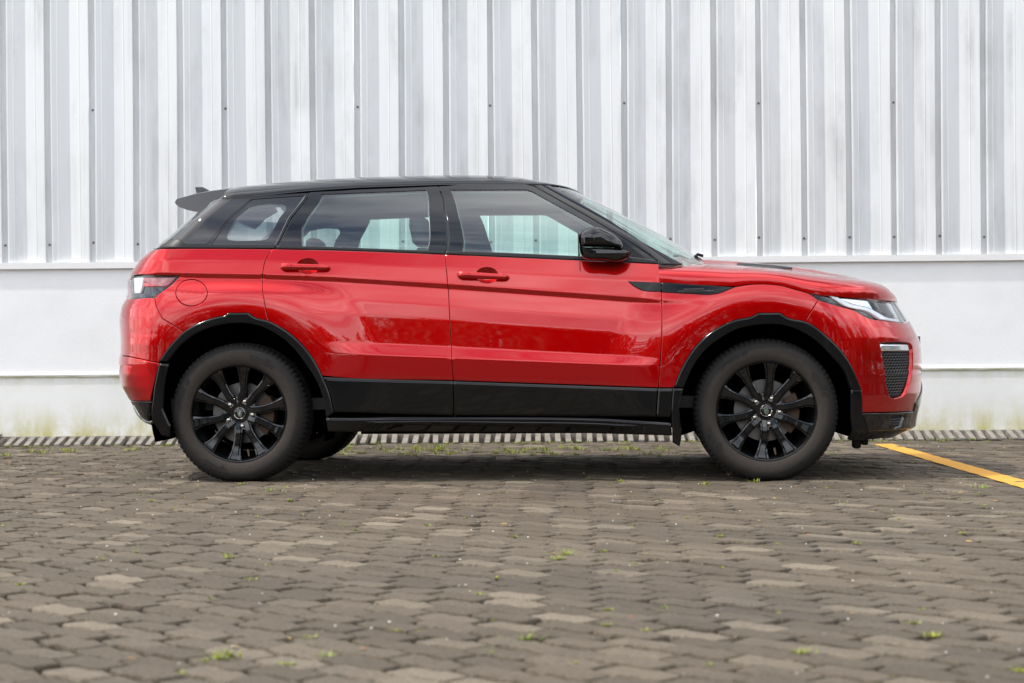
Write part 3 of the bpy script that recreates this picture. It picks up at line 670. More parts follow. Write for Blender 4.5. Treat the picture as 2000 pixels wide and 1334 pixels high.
for i, (x, y) in enumerate(cells):
    dz, tx, ty_, tz = jit()
    if i < 300:
        o = bpy.data.objects.new('paver', pm); COL.objects.link(o); o.parent = pav
        o.location = (x, y, -.003 + dz); o.rotation_euler = (tx, ty_, ANG + tz)
    else:
        R_ = (Matrix.Rotation(ANG + tz, 3, 'Z') @ Matrix.Rotation(ty_, 3, 'Y') @ Matrix.Rotation(tx, 3, 'X'))
        b = len(JV); R_ = np.array(R_); vv = np.array(PV) @ R_.T + np.array((x, y, -.003 + dz))
        JV.append(vv); JT += [rng.random()] * len(PV); JF.append(b)
nV = len(PV); JVc = np.concatenate(JV)
allf = [tuple(k * nV + i for i in f) for k in range(len(JF)) for f in PF]
me = mesh(JVc, allf, False); at_ = me.attributes.new('tone', 'FLOAT', 'POINT'); at_.data.foreach_set('value', JT)
o = link('paver_field', me, 'paver_concrete_far', pav); o['kind'] = 'stuff'
# yellow bay line, painted over the pavers
lm = MB(); nx = 90
A0, A1 = Vector((2.110, 3.10)), Vector((2.455, -3.06)); dr = (A1 - A0); nr = Vector((-dr.y, dr.x)).normalized() * .066
vv = []; ff = []
for i in range(nx + 1):
    p = A0 + dr * (i / nx); k = 1 + .05 * math.sin(i * 1.7) + .04 * rng.uniform(-1, 1)
    for s_ in (-1, -.33, .33, 1): vv.append((p.x + nr.x * s_ * k, p.y + nr.y * s_ * k, .0008 + .0006 * math.sin(i * 2.3 + s_)))
for i in range(nx):
    for j in range(3): ff.append((i * 4 + j, i * 4 + j + 1, i * 4 + 5 + j, i * 4 + 4 + j))
lm.add(vv, ff); tag(lm.build('parking_line', 'line_paint', angle=0), kind='structure')
# ---------------------------------------------------------------- drain along the wall
DY = 3.50
dr_ = tag(empty('drain_grate', (*E(0, DY), 0)), 'narrow drain cover of slanted concrete slats along the foot of the white wall', 'drain')
dr_.rotation_euler = (0, 0, TH)
mb = MB(); mb.box((-6, -.02, -.07), (6, .0, -.004)); mb.build('front_rail', 'joint_soil', dr_)
mb = MB(); mb.box((-6, .0, -.074), (6, .21, -.045)); mb.build('channel_bed', 'void', dr_)
mb = MB(); mb.box((-6, .196, -.07), (6, .214, .0535)); mb.build('back_rail', 'drain_concrete', dr_)
sm = MB(); sm.v = []; PS = .0735
sm.add([(-.0205, .004, -.040), (.0205, .004, -.040), (.0205, .195, .018), (-.0205, .195, .018), (-.0185, .004, .004), (.0185, .004, .004), (.0185, .195, .054), (-.0185, .195, .054)],
       [(0, 3, 2, 1), (4, 5, 6, 7), (0, 1, 5, 4), (1, 2, 6, 5), (2, 3, 7, 6), (3, 0, 4, 7)])
sl0 = sm.build('slat', 'drain_concrete', dr_, smooth=False); k = 0
for i in range(-80, 80):
    x = i * PS + .02
    o = sl0 if k == 0 else bpy.data.objects.new('slat', sl0.data)
    if k: COL.objects.link(o); o.parent = dr_
    o.location = (x + rng.gauss(0, .0025), rng.gauss(0, .003), rng.gauss(0, .002)); o.rotation_euler = (0, 0, rng.gauss(0, .02)); k += 1
mb = MB()
for i in range(3): mb.box((-4.22 - .10 * i, -.03 + .012 * i, .058 + .016 * i), (-3.96 - .03 * i, .20, .072 + .016 * i))
o = mb.build('slat_stack', 'drain_concrete', smooth=False); o.location = (*E(0, DY), 0); o.rotation_euler = (0, 0, TH)
tag(o, 'few loose dark slats stacked on the drain at the left edge of the picture', 'slats')
# ---------------------------------------------------------------- warehouse wall
WY = 3.75; PER = .3233; X0 = -3.96; ZB, ZT = 1.322, 5.2
wall = tag(empty('warehouse_wall', (*E(0, WY), 0)), 'white corrugated metal warehouse wall over a painted plaster base', 'wall')
wall.rotation_euler = (0, 0, TH)
prof = [(.0, .038), (.0045, .018), (.008, .014), (.048, .014), (.054, .034), (.058, .038), (.068, .038), (.072, .036)]
def pr(t_): return .036 - .028 * (t_ - .072) / (.205 - .072) if t_ < .205 else .008 + .030 * (t_ - .205) / (.3676 - .205)
for t_ in (.105, .109, .114, .118, .160, .196, .205, .214, .24, .282, .286, .291, .295, .33, .3636):
    bmp = .0018 if t_ in (.109, .114, .286, .291) else 0
    prof.append((t_, pr(t_) + bmp))
def sheet(x, n, off):
    pts = []
    for i in range(n):
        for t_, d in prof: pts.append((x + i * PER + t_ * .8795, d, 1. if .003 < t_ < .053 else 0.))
    pts.append((x + n * PER + .0015, .038, 0.))
    zs = [ZB - .004 * rng.random(), 1.5, 2.0, 2.5, 3.1, 4.0, ZT]; V = []; F_ = []; A = []; m_ = len(pts)
    for z in zs:
        for xx, d, a in pts: V.append((xx + .0025 * math.sin(z * 1.9 + x * 3), -d - off, z)); A.append(a)
    for i in range(len(zs) - 1):
        for j in range(m_ - 1): F_.append((i * m_ + j, i * m_ + j + 1, (i + 1) * m_ + j + 1, (i + 1) * m_ + j))
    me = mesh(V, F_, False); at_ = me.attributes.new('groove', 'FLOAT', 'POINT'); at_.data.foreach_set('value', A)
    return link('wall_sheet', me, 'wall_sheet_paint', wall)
scr = MB(); scr.lathe_y([(.0, -.008), (.004, -.0076), (.0052, -.003), (.0082, -.0024), (.0088, 0)], 10)
sc0 = None
x = X0 + PER * 5 - PER * 3 * 8 ; first = True
for s_ in range(21):
    sh = sheet(x, 3, .0012 * (s_ % 2))
    for i in range(3):
        rows = [1.45 + rng.gauss(0, .006)] + ([2.434 + rng.gauss(0, .006), 3.42] if i == 0 else [])
        for z in rows:
            if sc0 is None: sc0 = scr.build('screw', 'screw_grey', sh); q = sc0
            else: q = bpy.data.objects.new('screw', sc0.data); COL.objects.link(q); q.parent = sh
            q.location = (x + i * PER + .025 + rng.gauss(0, .003), -.016, z)
    x += PER * 3
mb = MB(); mb.box((-10, -.058, 1.274), (10, .02, 1.3205)); mb.build('drip_trim', 'white_trim', wall)
mb = MB(); mb.box((-10, -.028, .497), (10, .15, 1.2735)); mb.build('plaster_wall', 'plaster_upper', wall)
mb = MB()
mb.add([(-10, -.029, .522), (10, -.029, .522), (10, -.050, .505), (-10, -.050, .505), (-10, -.050, .4965), (10, -.050, .4965)], [(3, 2, 1, 0), (4, 5, 2, 3)]); mb.build('ledge', 'white_trim', wall, smooth=False)
mb = MB(); mb.box((-10, -.0495, .4862), (10, .0, .4962)); mb.build('ledge_growth', 'algae_ledge', wall)
mb = MB(); mb.box((-10, -.038, -.08), (10, .15, .4860)); mb.build('base_wall', 'plaster_base', wall)
# ---------------------------------------------------------------- weeds, litter
WEED = [(0.215, -4.52, 0.022), (0.822, -4.668, 0.019), (-0.438, -4.79, 0.028), (-0.42, -4.747, 0.025), (-0.203, -4.751, 0.019), (-0.269, -4.842, 0.012), (0.235, -2.957, 0.031), (0.216, -3.062, 0.019), (0.394, -4.094, 0.012), (0.488, -4.414, 0.015), (1.145, -4.45, 0.019), (1.134, -4.271, 0.012), (-1.265, -0.588, 0.03), (-1.077, -1.064, 0.019), (-1.503, -1.393, 0.012), (-0.574, -2.247, 0.012), (-0.33, -2.068, 0.012), (-1.233, -2.806, 0.012), (-0.851, -3.037, 0.015), (0.038, -3.837, 0.012), (0.031, -2.46, 0.012), (0.753, -2.439, 0.015), (0.654, -1.782, 0.009), (-1.704, -1.058, 0.015), (0.37, -0.02, 0.025), (-1.509, -0.138, 0.017), (0.783, -0.186, 0.025), (1.041, -0.036, 0.025), (2.066, -0.418, 0.034), (1.989, -0.771, 0.015), (1.645, 1.991, 0.03), (-0.659, -3.549, 0.012), (-1.257, -3.083, 0.009), (-1.305, -3.668, 0.012), (-0.287, -4.529, 0.015), (-0.458, -4.82, 0.012), (1.253, -4.872, 0.019), (0.562, -1.056, 0.012), (-0.14, -1.356, 0.012), (-0.185, -3.002, 0.009), (0.357, -2.86, 0.009), (0.459, -3.184, 0.009), (0.407, -3.362, 0.012), (0.402, -4.33, 0.012), (0.541, -4.048, 0.009), (1.2, -2.636, 0.012), (1.617, -2.321, 0.012), (0.059, -3.513, 0.011), (-3.615, 2.564, 0.043), (-3.502, 2.449, 0.043), (-3.404, 2.664, 0.043), (-3.328, 2.549, 0.043), (-2.971, 2.642, 0.043), (-2.935, 2.753, 0.043), (-3.625, 2.139, 0.043), (-0.98, 2.439, 0.033), (-0.177, 2.32, 0.027), (-1.428, 2.185, 0.031), (-0.931, 2.017, 0.035), (0.317, 2.437, 0.039), (-1.16, 2.361, 0.044), (-0.342, 2.22, 0.04), (-1.33, 2.253, 0.038), (-0.905, 2.955, 0.044), (-0.452, 2.247, 0.044), (0.07, 2.037, 0.034), (0.24, 2.472, 0.045), (0.406, 2.81, 0.028), (-0.971, 2.046, 0.035), (-0.146, 2.634, 0.036), (-0.676, 2.613, 0.038), (-0.202, 2.065, 0.04), (0.514, 2.074, 0.047), (-0.054, 2.769, 0.044), (0.588, 2.027, 0.038), (0.042, 2.714, 0.043), (-0.265, 2.657, 0.027), (0.36, 1.962, 0.027), (0.239, 2.505, 0.029), (-0.831, 2.219, 0.044), (-1.398, 2.393, 0.026), (0.057, 2.593, 0.044), (0.626, 2.393, 0.047), (-0.88, 2.905, 0.038), (-1.501, 2.814, 0.034), (-0.191, 2.783, 0.026), (0.383, 2.593, 0.046), (0.446, 2.526, 0.035), (-0.356, 2.312, 0.038), (-0.273, 2.33, 0.045), (-0.401, 2.519, 0.041), (-1.014, 2.681, 0.046), (-0.361, 2.403, 0.026), (-0.588, 2.385, 0.026), (-0.151, 2.313, 0.027), (-0.135, 2.471, 0.04), (-0.711, 2.271, 0.041), (-1.548, 2.96, 0.04), (0.591, 2.644, 0.035), (-0.22, 2.619, 0.033), (-0.837, 2.603, 0.038), (-0.863, 2.597, 0.042), (-1.444, 2.439, 0.041), (-0.861, 2.753, 0.043), (-1.027, 2.798, 0.035), (0.003, 2.828, 0.032), (-0.738, 2.155, 0.035), (0.355, 2.739, 0.033), (-0.065, 2.076, 0.035), (-1.068, 2.869, 0.037), (-1.048, 2.194, 0.043), (-1.139, 2.711, 0.043), (-0.086, 2.148, 0.033), (-1.259, 2.704, 0.042), (-0.933, 2.631, 0.034)]
WV = []; WF_ = []
def blade(x, y, h, a, lean, w):
    b = len(WV); c, s = math.cos(a), math.sin(a)
    for q in (0, .5, 1.0):
        px_, py_ = x + c * lean * q * q, y + s * lean * q * q; ww = w * (1 - q * .9)
        WV.append((px_ - s * ww, py_ + c * ww, h * q - .004)); WV.append((px_ + s * ww, py_ - c * ww, h * q - .004))
    WF_.extend([(b, b + 1, b + 3, b + 2), (b + 2, b + 3, b + 5, b + 4)])
def tuft(x, y, size, n):
    for _ in range(n):
        a = rng.uniform(0, 2 * PI); r = abs(rng.gauss(0, size * .8))
        blade(x + r * math.cos(a), y + r * math.sin(a) * .7, rng.uniform(.25, 1) * size * .8, a + rng.gauss(0, .5), size * rng.uniform(.2, 1.0), rng.uniform(.0012, .0032))
for x, y, s_ in WEED: tuft(x, y, s_, int(26 + 240 * s_))
for _ in range(150):   # growth in the joints near the drain
    tuft(*E(rng.uniform(-4.6, 4.6), DY - .04 - abs(rng.gauss(0, .10))), rng.uniform(.012, .034), 16)
for _ in range(260):
    x, y = rng.uniform(-4, 4.), rng.uniform(-5., 3.2); tuft(x, y, rng.uniform(.006, .014), 9)
me = mesh(WV, WF_); tag(link('weeds', me, 'weed_green'), 'small bright green weeds growing between the pavers', 'weeds', kind='stuff')
def litter(name, n, mat, label, size, flat, area_):
    V = []; F_ = []
    for _ in range(n):
        x, y = rng.uniform(*area_[0]), rng.uniform(*area_[1]); s_ = size * rng.uniform(.35, 1) ** 1.5; a = rng.uniform(0, 2 * PI); b = len(V)
        R_ = Matrix.Rotation(a, 3, 'Z') @ Matrix.Rotation(rng.gauss(0, .25), 3, 'X')
        pts = []
        for z in (0, 1):
            for k_ in range(6):
                t_ = k_ * PI / 3; f_ = s_ * rng.uniform(.75, 1.15) * (.75 if z else 1)
                pts.append(Vector((f_ * math.cos(t_), f_ * .6 * math.sin(t_), (z * flat * s_ + .001))))
        V += [tuple(R_ @ p + Vector((x, y, .002))) for p in pts]
        F_ += [tuple(b + 6 + i for i in range(6))] + [(b + i, b + (i + 1) % 6, b + 6 + (i + 1) % 6, b + 6 + i) for i in range(6)]
    tag(link(name, mesh(V, F_, False), mat), label, 'litter', kind='stuff')
litter('grit', 800, 'pebble', 'pale grit scattered over the pavers', .0055, .7, ((-4.2, 4.2), (-5., 3.2)))
litter('dry_leaves', 190, 'dry_leaf', 'small dry brown leaves lying on the pavers', .014, .08, ((-4., 4.), (-5., 3.2)))
# ---------------------------------------------------------------- trees across the yard, mirrored in the paintwork
def tree_mesh(seed, h):
    r = random.Random(seed); V = []; F_ = []
    clumps = [(r.gauss(0, 1.1), r.gauss(0, .9), h * r.uniform(.08, .93), r.uniform(.5, 1.0)) for _ in range(34)]
    for cx_, cy_, cz_, cr_ in clumps:
        for _ in range(200):
            d = Vector((r.gauss(0, 1), r.gauss(0, 1), r.gauss(0, .8))).normalized() * cr_ * r.uniform(.5, 1.05)
            p = Vector((cx_, cy_, cz_)) + d; a = Vector((r.gauss(0, 1), r.gauss(0, 1), r.gauss(0, 1))).normalized(); b_ = a.orthogonal().normalized(); s_ = r.uniform(.06, .13); b = len(V)
            V += [tuple(p + a * s_), tuple(p + b_ * s_ * .6), tuple(p - a * s_), tuple(p - b_ * s_ * .6)]; F_.append((b, b + 1, b + 2, b + 3))
    return mesh(V, F_, False), clumps
def trunk_mesh(h, clumps):
    mb = MB(); mb.tube([(0, 0, -.1), (.03, .02, h * .2), (-.04, .03, h * .45), (.02, 0, h * .8)], [.16, .13, .09, .03], 8)
    for cx_, cy_, cz_, cr_ in clumps[:9]: mb.tube([(0, 0, h * .3), (cx_ * .5, cy_ * .5, (cz_ + h * .3) / 2 + .2), (cx_, cy_, cz_)], [.06, .04, .015], 5)
    return mesh(mb.v, mb.f)
protos = []
for k, h in ((1, 5.0), (2, 5.9), (3, 4.3)):
    cm, cl = tree_mesh(k, h); tm = trunk_mesh(h, cl); cm.materials.append(M['tree_leaf']); tm.materials.append(M['tree_bark']); protos.append((cm, tm))
ORD = 'first second third fourth fifth sixth seventh eighth ninth tenth eleventh twelfth thirteenth fourteenth fifteenth sixteenth seventeenth eighteenth nineteenth twentieth twenty-first twenty-second twenty-third twenty-fourth twenty-fifth twenty-sixth twenty-seventh'.split()
i = 0
for x in np.linspace(-34, 34, 27):
    cm, tm = protos[i % 3]; r_ = tag(empty('yard_tree', (float(x) + rng.uniform(-.6, .6), -31 + rng.uniform(-2.5, 2.5), -.07)), '%s tree from the left in the leafy row across the yard, mirrored in the doors' % ORD[i], 'tree', 'trees across the yard')
    r_.rotation_euler = (0, 0, rng.uniform(0, 6)); s_ = rng.uniform(.8, 1.12); r_.scale = (s_ * 1.15, s_ * 1.15, s_ * .95)
    o = bpy.data.objects.new('crown', cm); COL.objects.link(o); o.parent = r_
    o = bpy.data.objects.new('trunk', tm); COL.objects.link(o); o.parent = r_; i += 1
# unseen trees, added at the yard's end to darken the front bumper's reflections
for k, y in enumerate(np.linspace(-15, 4, 9)):
    cm, tm = protos[k % 3]
    r_ = tag(empty('yard_tree', (15.5 + rng.uniform(-1.5, 1.5), float(y), -.07)), '%s nearest unseen tree, added at the end of the yard to darken the front bumper' % ORD[k], 'tree', 'added trees at the end of the yard')
    r_.rotation_euler = (0, 0, rng.uniform(0, 6)); s_ = rng.uniform(.85, 1.1); r_.scale = (s_, s_, s_ * .8)
    o = bpy.data.objects.new('crown', cm); COL.objects.link(o); o.parent = r_
    o = bpy.data.objects.new('trunk', tm); COL.objects.link(o); o.parent = r_
# ================================================================ the car
car = tag(empty('parked_car', (0, 0, 0)), 'glossy red compact sport utility car with black roof and black wheels, seen side on', 'car')
BOTH = (1, -1)
fine = dict(res=(.026, .0105))
# dark inner body so that the shut lines look into black
panel('inner_body', s1, 'shell', 'void', car, 'both', off=-.048, gap=0, ret=.03, res=(.06, .03))
door_r = panel('door', s1, 'rear_door', 'red_paint', car, BOTH, holes=[OUT['cup_r']], **fine)
door_f = panel('door', s1, 'front_door', 'red_paint', car, BOTH, holes=[OUT['cup_f']], **fine)
quarter = panel('rear_wing', s1, 'quarter', 'red_paint', car, BOTH, holes=[OUT['fuel']], **fine)
wing = panel('front_wing', s1, 'fender', 'red_paint', car, BOTH, **fine)
bump_f = panel('front_bumper', s1, 'bumper_f', 'red_paint', car, 'both', holes=[OUT['fog']], ret=.03, res=(.022, .012))[0]
bump_r = panel('rear_bumper', s1, 'bumper_r', 'red_paint', car, 'both', res=(.022, .012))[0]
panel('bumper_skin', s1, 'bumper_r2', 'red_paint', bump_r, 'both', res=(.022, .012), off=.004)
panel('tailgate', s1, 'tailgate', 'red_paint', car, 'both', res=(.022, .012))
panel('fuel_flap', s1, 'fuel', 'red_paint', quarter, BOTH, gap=.0018)
def dish(fn, outline, parent, depth, mat='red_paint'):
    for k, s_ in enumerate(BOTH):
        l = spline(outline, .008)
        if area(l) < 0: l = l[::-1]
        c = l.mean(0); V = []; F_ = []; n = len(l); R_ = 7
        for r in range(R_):
            q = r / (R_ - 1); uv = c + (l - c) * (1 - q * .98)
            p, nn_ = surf_pn(fn, uv); V.append(p - nn_ * (.001 + depth * math.sin(min(1, q * 1.25) * PI / 2)))
        V = np.concatenate(V)
        for r in range(R_ - 1):
            for i in range(n):
                j = (i + 1) % n; F_.append((r * n + i, r * n + j, (r + 1) * n + j, (r + 1) * n + i))
        W = to_world(V, s_)
        if s_ > 0: F_ = [tuple(reversed(f)) for f in F_]
        o = link('handle_recess', mesh(W, [tuple(f) for f in F_]), mat, parent[k])
dish(s1, OUT['cup_r'], door_r, .022); dish(s1, OUT['cup_f'], door_f, .022)
def handle(x0, z0, x1, z1, parents):
    for k, s_ in enumerate(BOTH):
        rings = []
        for i in range(25):
            q = i / 24; x = x0 + (x1 - x0) * q; z = z0 + (z1 - z0) * q
            w0 = float(side(np.array(x), np.array(z)))
            e = min(1, min(q, 1 - q) / .14); e = math.sqrt(max(0, 1 - (1 - e) ** 2))
            hh = (.0185 - .004 * q) * (.35 + .65 * e); out_ = .004 + .030 * e; th = .011 * (.5 + .5 * e)
            ring = []
            for j in range(14):
                a = 2 * PI * j / 14; cc, ss = math.cos(a), math.sin(a)
                cc = math.copysign(abs(cc) ** .75, cc); ss = math.copysign(abs(ss) ** .8, ss)
                w = w0 + out_ + th * cc - .002; y = YC - w if s_ > 0 else YC + w
                ring.append((x, y, z + hh * ss))
            rings.append(ring)
        mb = MB(); mb.loft(rings); o = mb.build('handle', 'red_paint', parents[k])
        xs = x0 + (x1 - x0) * .25; zs_ = z0 + (z1 - z0) * .25; w = float(side(np.array(xs), np.array(zs_))) + .0435
        y = YC - w if s_ > 0 else YC + w
        mb = MB(); mb.box((xs - .0012, y - .0008, zs_ - .013), (xs + .0012, y + .0008, zs_ + .013)); mb.build('handle_joint', 'matte_black', parents[k])
handle(-1.346, 1.092, -1.087, 1.084, door_r); handle(-.441, 1.041, -.175, 1.025, door_f)
# cladding, sills and arches
panel('door_cladding', s1, 'clad_r', 'cladding', door_r, BOTH, off=.010, gap=.0012, bev=.015, bevd=.0095, ret=.022)
panel('door_cladding', s1, 'clad_f', 'cladding', door_f, BOTH, off=.010, gap=.0012, bev=.015, bevd=.0095, ret=.022)
panel('wing_cladding', s1, 'clad_w', 'cladding', wing, BOTH, off=.010, gap=.0012, bev=.015, bevd=.0095, ret=.022)
arch_r = panel('wheel_arch_trim', s1, 'archr', 'arch_plastic', car, BOTH, off=.010, gap=.0008, bev=.007, bevd=.005, ret=.05, res=(.02, .012))
arch_f = panel('wheel_arch_trim', s1, 'archf', 'arch_plastic', car, BOTH, off=.010, gap=.0008, bev=.007, bevd=.005, ret=.05, res=(.02, .012))
sill = panel('sill', s1, 'sill', 'cladding', car, BOTH, off=.014, gap=.001, bev=.012, bevd=.008, ret=.10)
panel('sill_highlight_rib', s1, 'streak', 'cladding', sill, BOTH, off=.022, gap=0, bev=.010, bevd=.007, ret=.010)  # raised rib added in the shape of the sill's gloss streak
panel('mud_flap', s1, 'flap_rr', 'black_trim', car, BOTH, off=.013, gap=0, bev=.010, bevd=.008, ret=.03)
panel('mud_flap', s1, 'flap_fr', 'black_trim', car, BOTH, off=.016, gap=0, bev=.010, bevd=.008, ret=.03)
panel('mud_flap', s1, 'flap_ff', 'black_trim', car, BOTH, off=.004, gap=0, bev=.005, ret=.03)
low_f = panel('lower_front_bumper', s1, 'lowerf', 'black_paint', car, 'both', off=.006, ret=.05, res=(.022, .014), holes=[OUT['lowvent']])[0]
low_r = panel('lower_rear_bumper', s1, 'lowerr', 'black_paint', car, 'both', off=.003, ret=.05, res=(.022, .014))[0]
panel('skid_trim', s1, 'skid', 'satin_silver', low_r, 'both', off=.008, gap=0)
panel('vent_cover', s1, 'vent_d', 'black_trim', door_f, BOTH, off=.004, gap=.001, bev=.004)
vent = panel('side_vent', s1, 'vent_f', 'black_trim', car, BOTH, off=.005, gap=.001, bev=.004)
def honeycomb(name, fn, outline, mat, parents, off, cell=.018, fill=.74, zc=1.0):
    l = spline(outline, .02); lo, hi = l.min(0), l.max(0)
    for k, s_ in enumerate(BOTH):
        V = []; F_ = []; j = 0; v = lo[1]
        while v < hi[1]:
            u = lo[0] + (j % 2) * cell * .5
            while u < hi[0]:
                if inside(np.array([[u, v]]), l)[0]:
                    b = len(V)
                    for q, (sc, dp) in enumerate(((1.02, 0), (fill, 0.002), (fill * .92, -.012))):
                        for i in range(6):
                            a = PI / 6 + i * PI / 3
                            V.append((u + sc * cell / math.sqrt(3) * math.cos(a), v + zc * sc * cell / math.sqrt(3) * math.sin(a), dp))
                    for q in range(2):
                        for i in range(6):
                            i2 = (i + 1) % 6; F_.append((b + q * 6 + i, b + q * 6 + i2, b + q * 6 + 6 + i2, b + q * 6 + 6 + i))
                u += cell
            v += cell * math.sqrt(3) / 2 * zc; j += 1
        V = np.array(V); p, n = surf_pn(fn, V[:, :2]); p = p + n * (off + V[:, 2:3])
        o = link(name, mesh(to_world(p, s_), F_, False), mat, parents[k]); o['kind'] = 'stuff'
honeycomb('vent_mesh', s1, OUT['vent_m'], 'grille_black', vent, .008, .011, .6)
# fog lamp pockets
bf2 = [bump_f, bump_f]
panel('fog_pocket', s1, 'fog', 'lamp_dark', bf2, BOTH, off=-.030, gap=0, ret=.002)
honeycomb('fog_mesh', s1, [(u - .012 if u > 1.7 else u, z) for u, z in OUT['fog']], 'grille_black', bf2, -.016, .021, .70, .75)
panel('fog_lamp', s1, 'fog_lamp', 'lamp_silver', bf2, BOTH, off=-.006, gap=0, bev=.008, ret=.03)
panel('vent_pocket', s1, 'lowvent', 'lamp_dark', [low_f, low_f], BOTH, off=-.02, gap=0, ret=.002)
honeycomb('vent_mesh', s1, OUT['lowvent'], 'grille_black', [low_f, low_f], -.010, .02, .7, .75)
panel('upper_grille', s1, 'grille', 'black_trim', car, 'both', off=-.012, gap=0)
# lamps
hl = panel('headlight', s1, 'headlight', 'lamp_dark', car, BOTH, off=-.022, gap=-.002, ret=.03)
panel('reflector', s1, 'hl_silver', 'lamp_silver', hl, BOTH, off=-.012, gap=0, bev=.006, ret=.012)
panel('projector', s1, 'hl_proj', 'lamp_dark', hl, BOTH, off=-.008, gap=0, bev=.014, ret=.02)
panel('daylight_strip', s1, 'hl_drl', 'lamp_white', hl, BOTH, off=-.007, gap=0, bev=.003)
panel('daylight_strip', s1, 'hl_band', 'lamp_white', hl, BOTH, off=-.007, gap=0, bev=.003)
panel('lens', s1, 'headlight', 'clear_lens', hl, BOTH, off=-.001, gap=.003, ret=.004)
tl = panel('tail_light', s1, 'tail', 'lamp_dark', car, BOTH, off=-.022, gap=-.002, ret=.03)
panel('light_bar', s1, 'tl_white', 'lamp_white', tl, BOTH, off=-.009, gap=0, bev=.004)
panel('indicator', s1, 'tl_pink', 'lamp_pink', tl, BOTH, off=-.009, gap=0, bev=.004)
panel('brake_light', s1, 'tl_red', 'lamp_red', tl, BOTH, off=-.009, gap=0, bev=.004)
panel('lens', s1, 'tail', 'clear_lens', tl, BOTH, off=-.001, gap=.003, ret=.004)
panel('reflector', s1, 'reflector', 'lamp_red', [bump_r, bump_r], BOTH, off=.006, gap=0)
# bonnet, roof
us = np.concatenate([np.linspace(.575, XB, 36), np.linspace(XB, UF - .004, 40)[1:]])
bon = dome('bonnet', hood, us, np.concatenate([np.linspace(.0, .5, 14), np.linspace(.5, PI / 2, 22)[1:]]), 'red_paint', car)
vw = np.linspace(.02, PI / 2 - .02, 200)
for s_ in BOTH:
    V = []; F_ = []; nq = 9
    for i, x_ in enumerate(np.linspace(.985, 1.27, 16)):
        q = i / 15; X_, W_, Z_ = hood(np.full(200, x_), vw); hw_ = .030 * math.sin(PI * (.08 + .84 * q)) ** .4
        for j in range(nq):
            t_ = j / (nq - 1); w = .545 - .02 * q + hw_ * (1 - 2 * t_)
            z = float(np.interp(-w, -W_, Z_)); V.append((x_, YC - s_ * w, z + .002 + .006 * math.sin(PI * t_)))
    for i in range(15):
        for j in range(nq - 1): F_.append((i * nq + j, i * nq + j + 1, (i + 1) * nq + j + 1, (i + 1) * nq + j))
    link('bonnet_vent', mesh(V, F_), 'black_trim', bon)
us = np.concatenate([np.linspace(-.34, GL, 66), np.linspace(GL, 2 * GL - .02, 40)[1:]])
rf = dome('roof', roof, us, np.linspace(0, PI / 2, 30), 'black_paint', car)
hlr = dome('headliner', roof, np.linspace(.05, GL * 1.8, 50), np.linspace(.25, PI / 2, 14), 'headliner', car, off=-.035)
# pillars and glass
rl = [(u, z) for u, z in OUT['rail']]
panel('roof_rail', s2, [(u, z - .030) for u, z in rl] + [(u, z + .012) for u, z in reversed(rl)], 'black_paint', car, BOTH, off=-.010, gap=0, ret=.012, res=(.05, .02))
qf = panel('rear_pillar', s2, 'qframe', 'black_paint', car, BOTH, holes=[OUT['qglass']], off=-.002, res=(.03, .02))
panel('pillar_gloss', s2, 'dpanel', 'frit_black', qf, BOTH, off=.001, gap=.003, bev=.001, bevd=.0, res=(.03, .02), ret=.004)
rfm = panel('window_frame', s2, 'rframe', 'black_paint', door_r, BOTH, holes=[OUT['rglass']], res=(.03, .02))
ffm = panel('window_frame', s2, 'fframe', 'black_paint', door_f, BOTH, holes=[OUT['fglass']], res=(.03, .02))
panel('window_glass', s2, 'rglass', 'car_glass', door_r, BOTH, off=-.006, gap=-.004, ret=.003, res=(.04, .03))
panel('window_glass', s2, 'fglass', 'car_glass', door_f, BOTH, off=-.006, gap=-.004, ret=.003, res=(.04, .03))
panel('quarter_window', s2, 'qclear', 'privacy_glass', car, BOTH, off=-.005, gap=-.004, ret=.003, res=(.04, .03))
panel('quarter_window_border', s2, 'qglass', 'frit_black', qf, BOTH, holes=[OUT['qclear']], off=-.004, gap=.001, ret=.004, res=(.03, .02))
panel('mirror_patch', s2, 'mpatch', 'black_trim', door_f, BOTH, off=.004, gap=0, res=(.03, .02))
panel('waist_strip', s2, 'waist_q', 'rubber_trim', quarter, BOTH, off=.007, gap=0, bev=.004, ret=.012, res=(.04, .01))
panel('waist_strip', s2, 'waist_r', 'rubber_trim', door_r, BOTH, off=.007, gap=0, bev=.004, ret=.012, res=(.04, .01))
panel('waist_strip', s2, 'waist_f', 'rubber_trim', door_f, BOTH, off=.007, gap=0, bev=.004, ret=.012, res=(.04, .01))
ap = panel('windscreen_pillar', s2, 'apillar', 'black_paint', car, BOTH, res=(.03, .02))
panel('windscreen', s2, 'wscreen', 'car_glass', car, 'both', off=-.004, gap=0, ret=.004, res=(.06, .03))
panel('rear_window', s2, 'rwindow', 'dark_glass', car, 'both', off=-.002, gap=0, ret=.004, res=(.06, .03))
for o_, par in (('rframe', rfm), ('fframe', ffm), ('qframe', qf), ('apillar', ap)):
    hs = {'rframe': [OUT['rglass']], 'fframe': [OUT['fglass']], 'qframe': [OUT['qclear']], 'apillar': []}[o_]
    panel('pillar_trim', s2, o_, 'cabin_trim', par if o_ not in ('rframe', 'fframe') else (door_r if o_ == 'rframe' else door_f), BOTH, holes=hs, off=-.022, gap=-.004, ret=.004, res=(.05, .03))
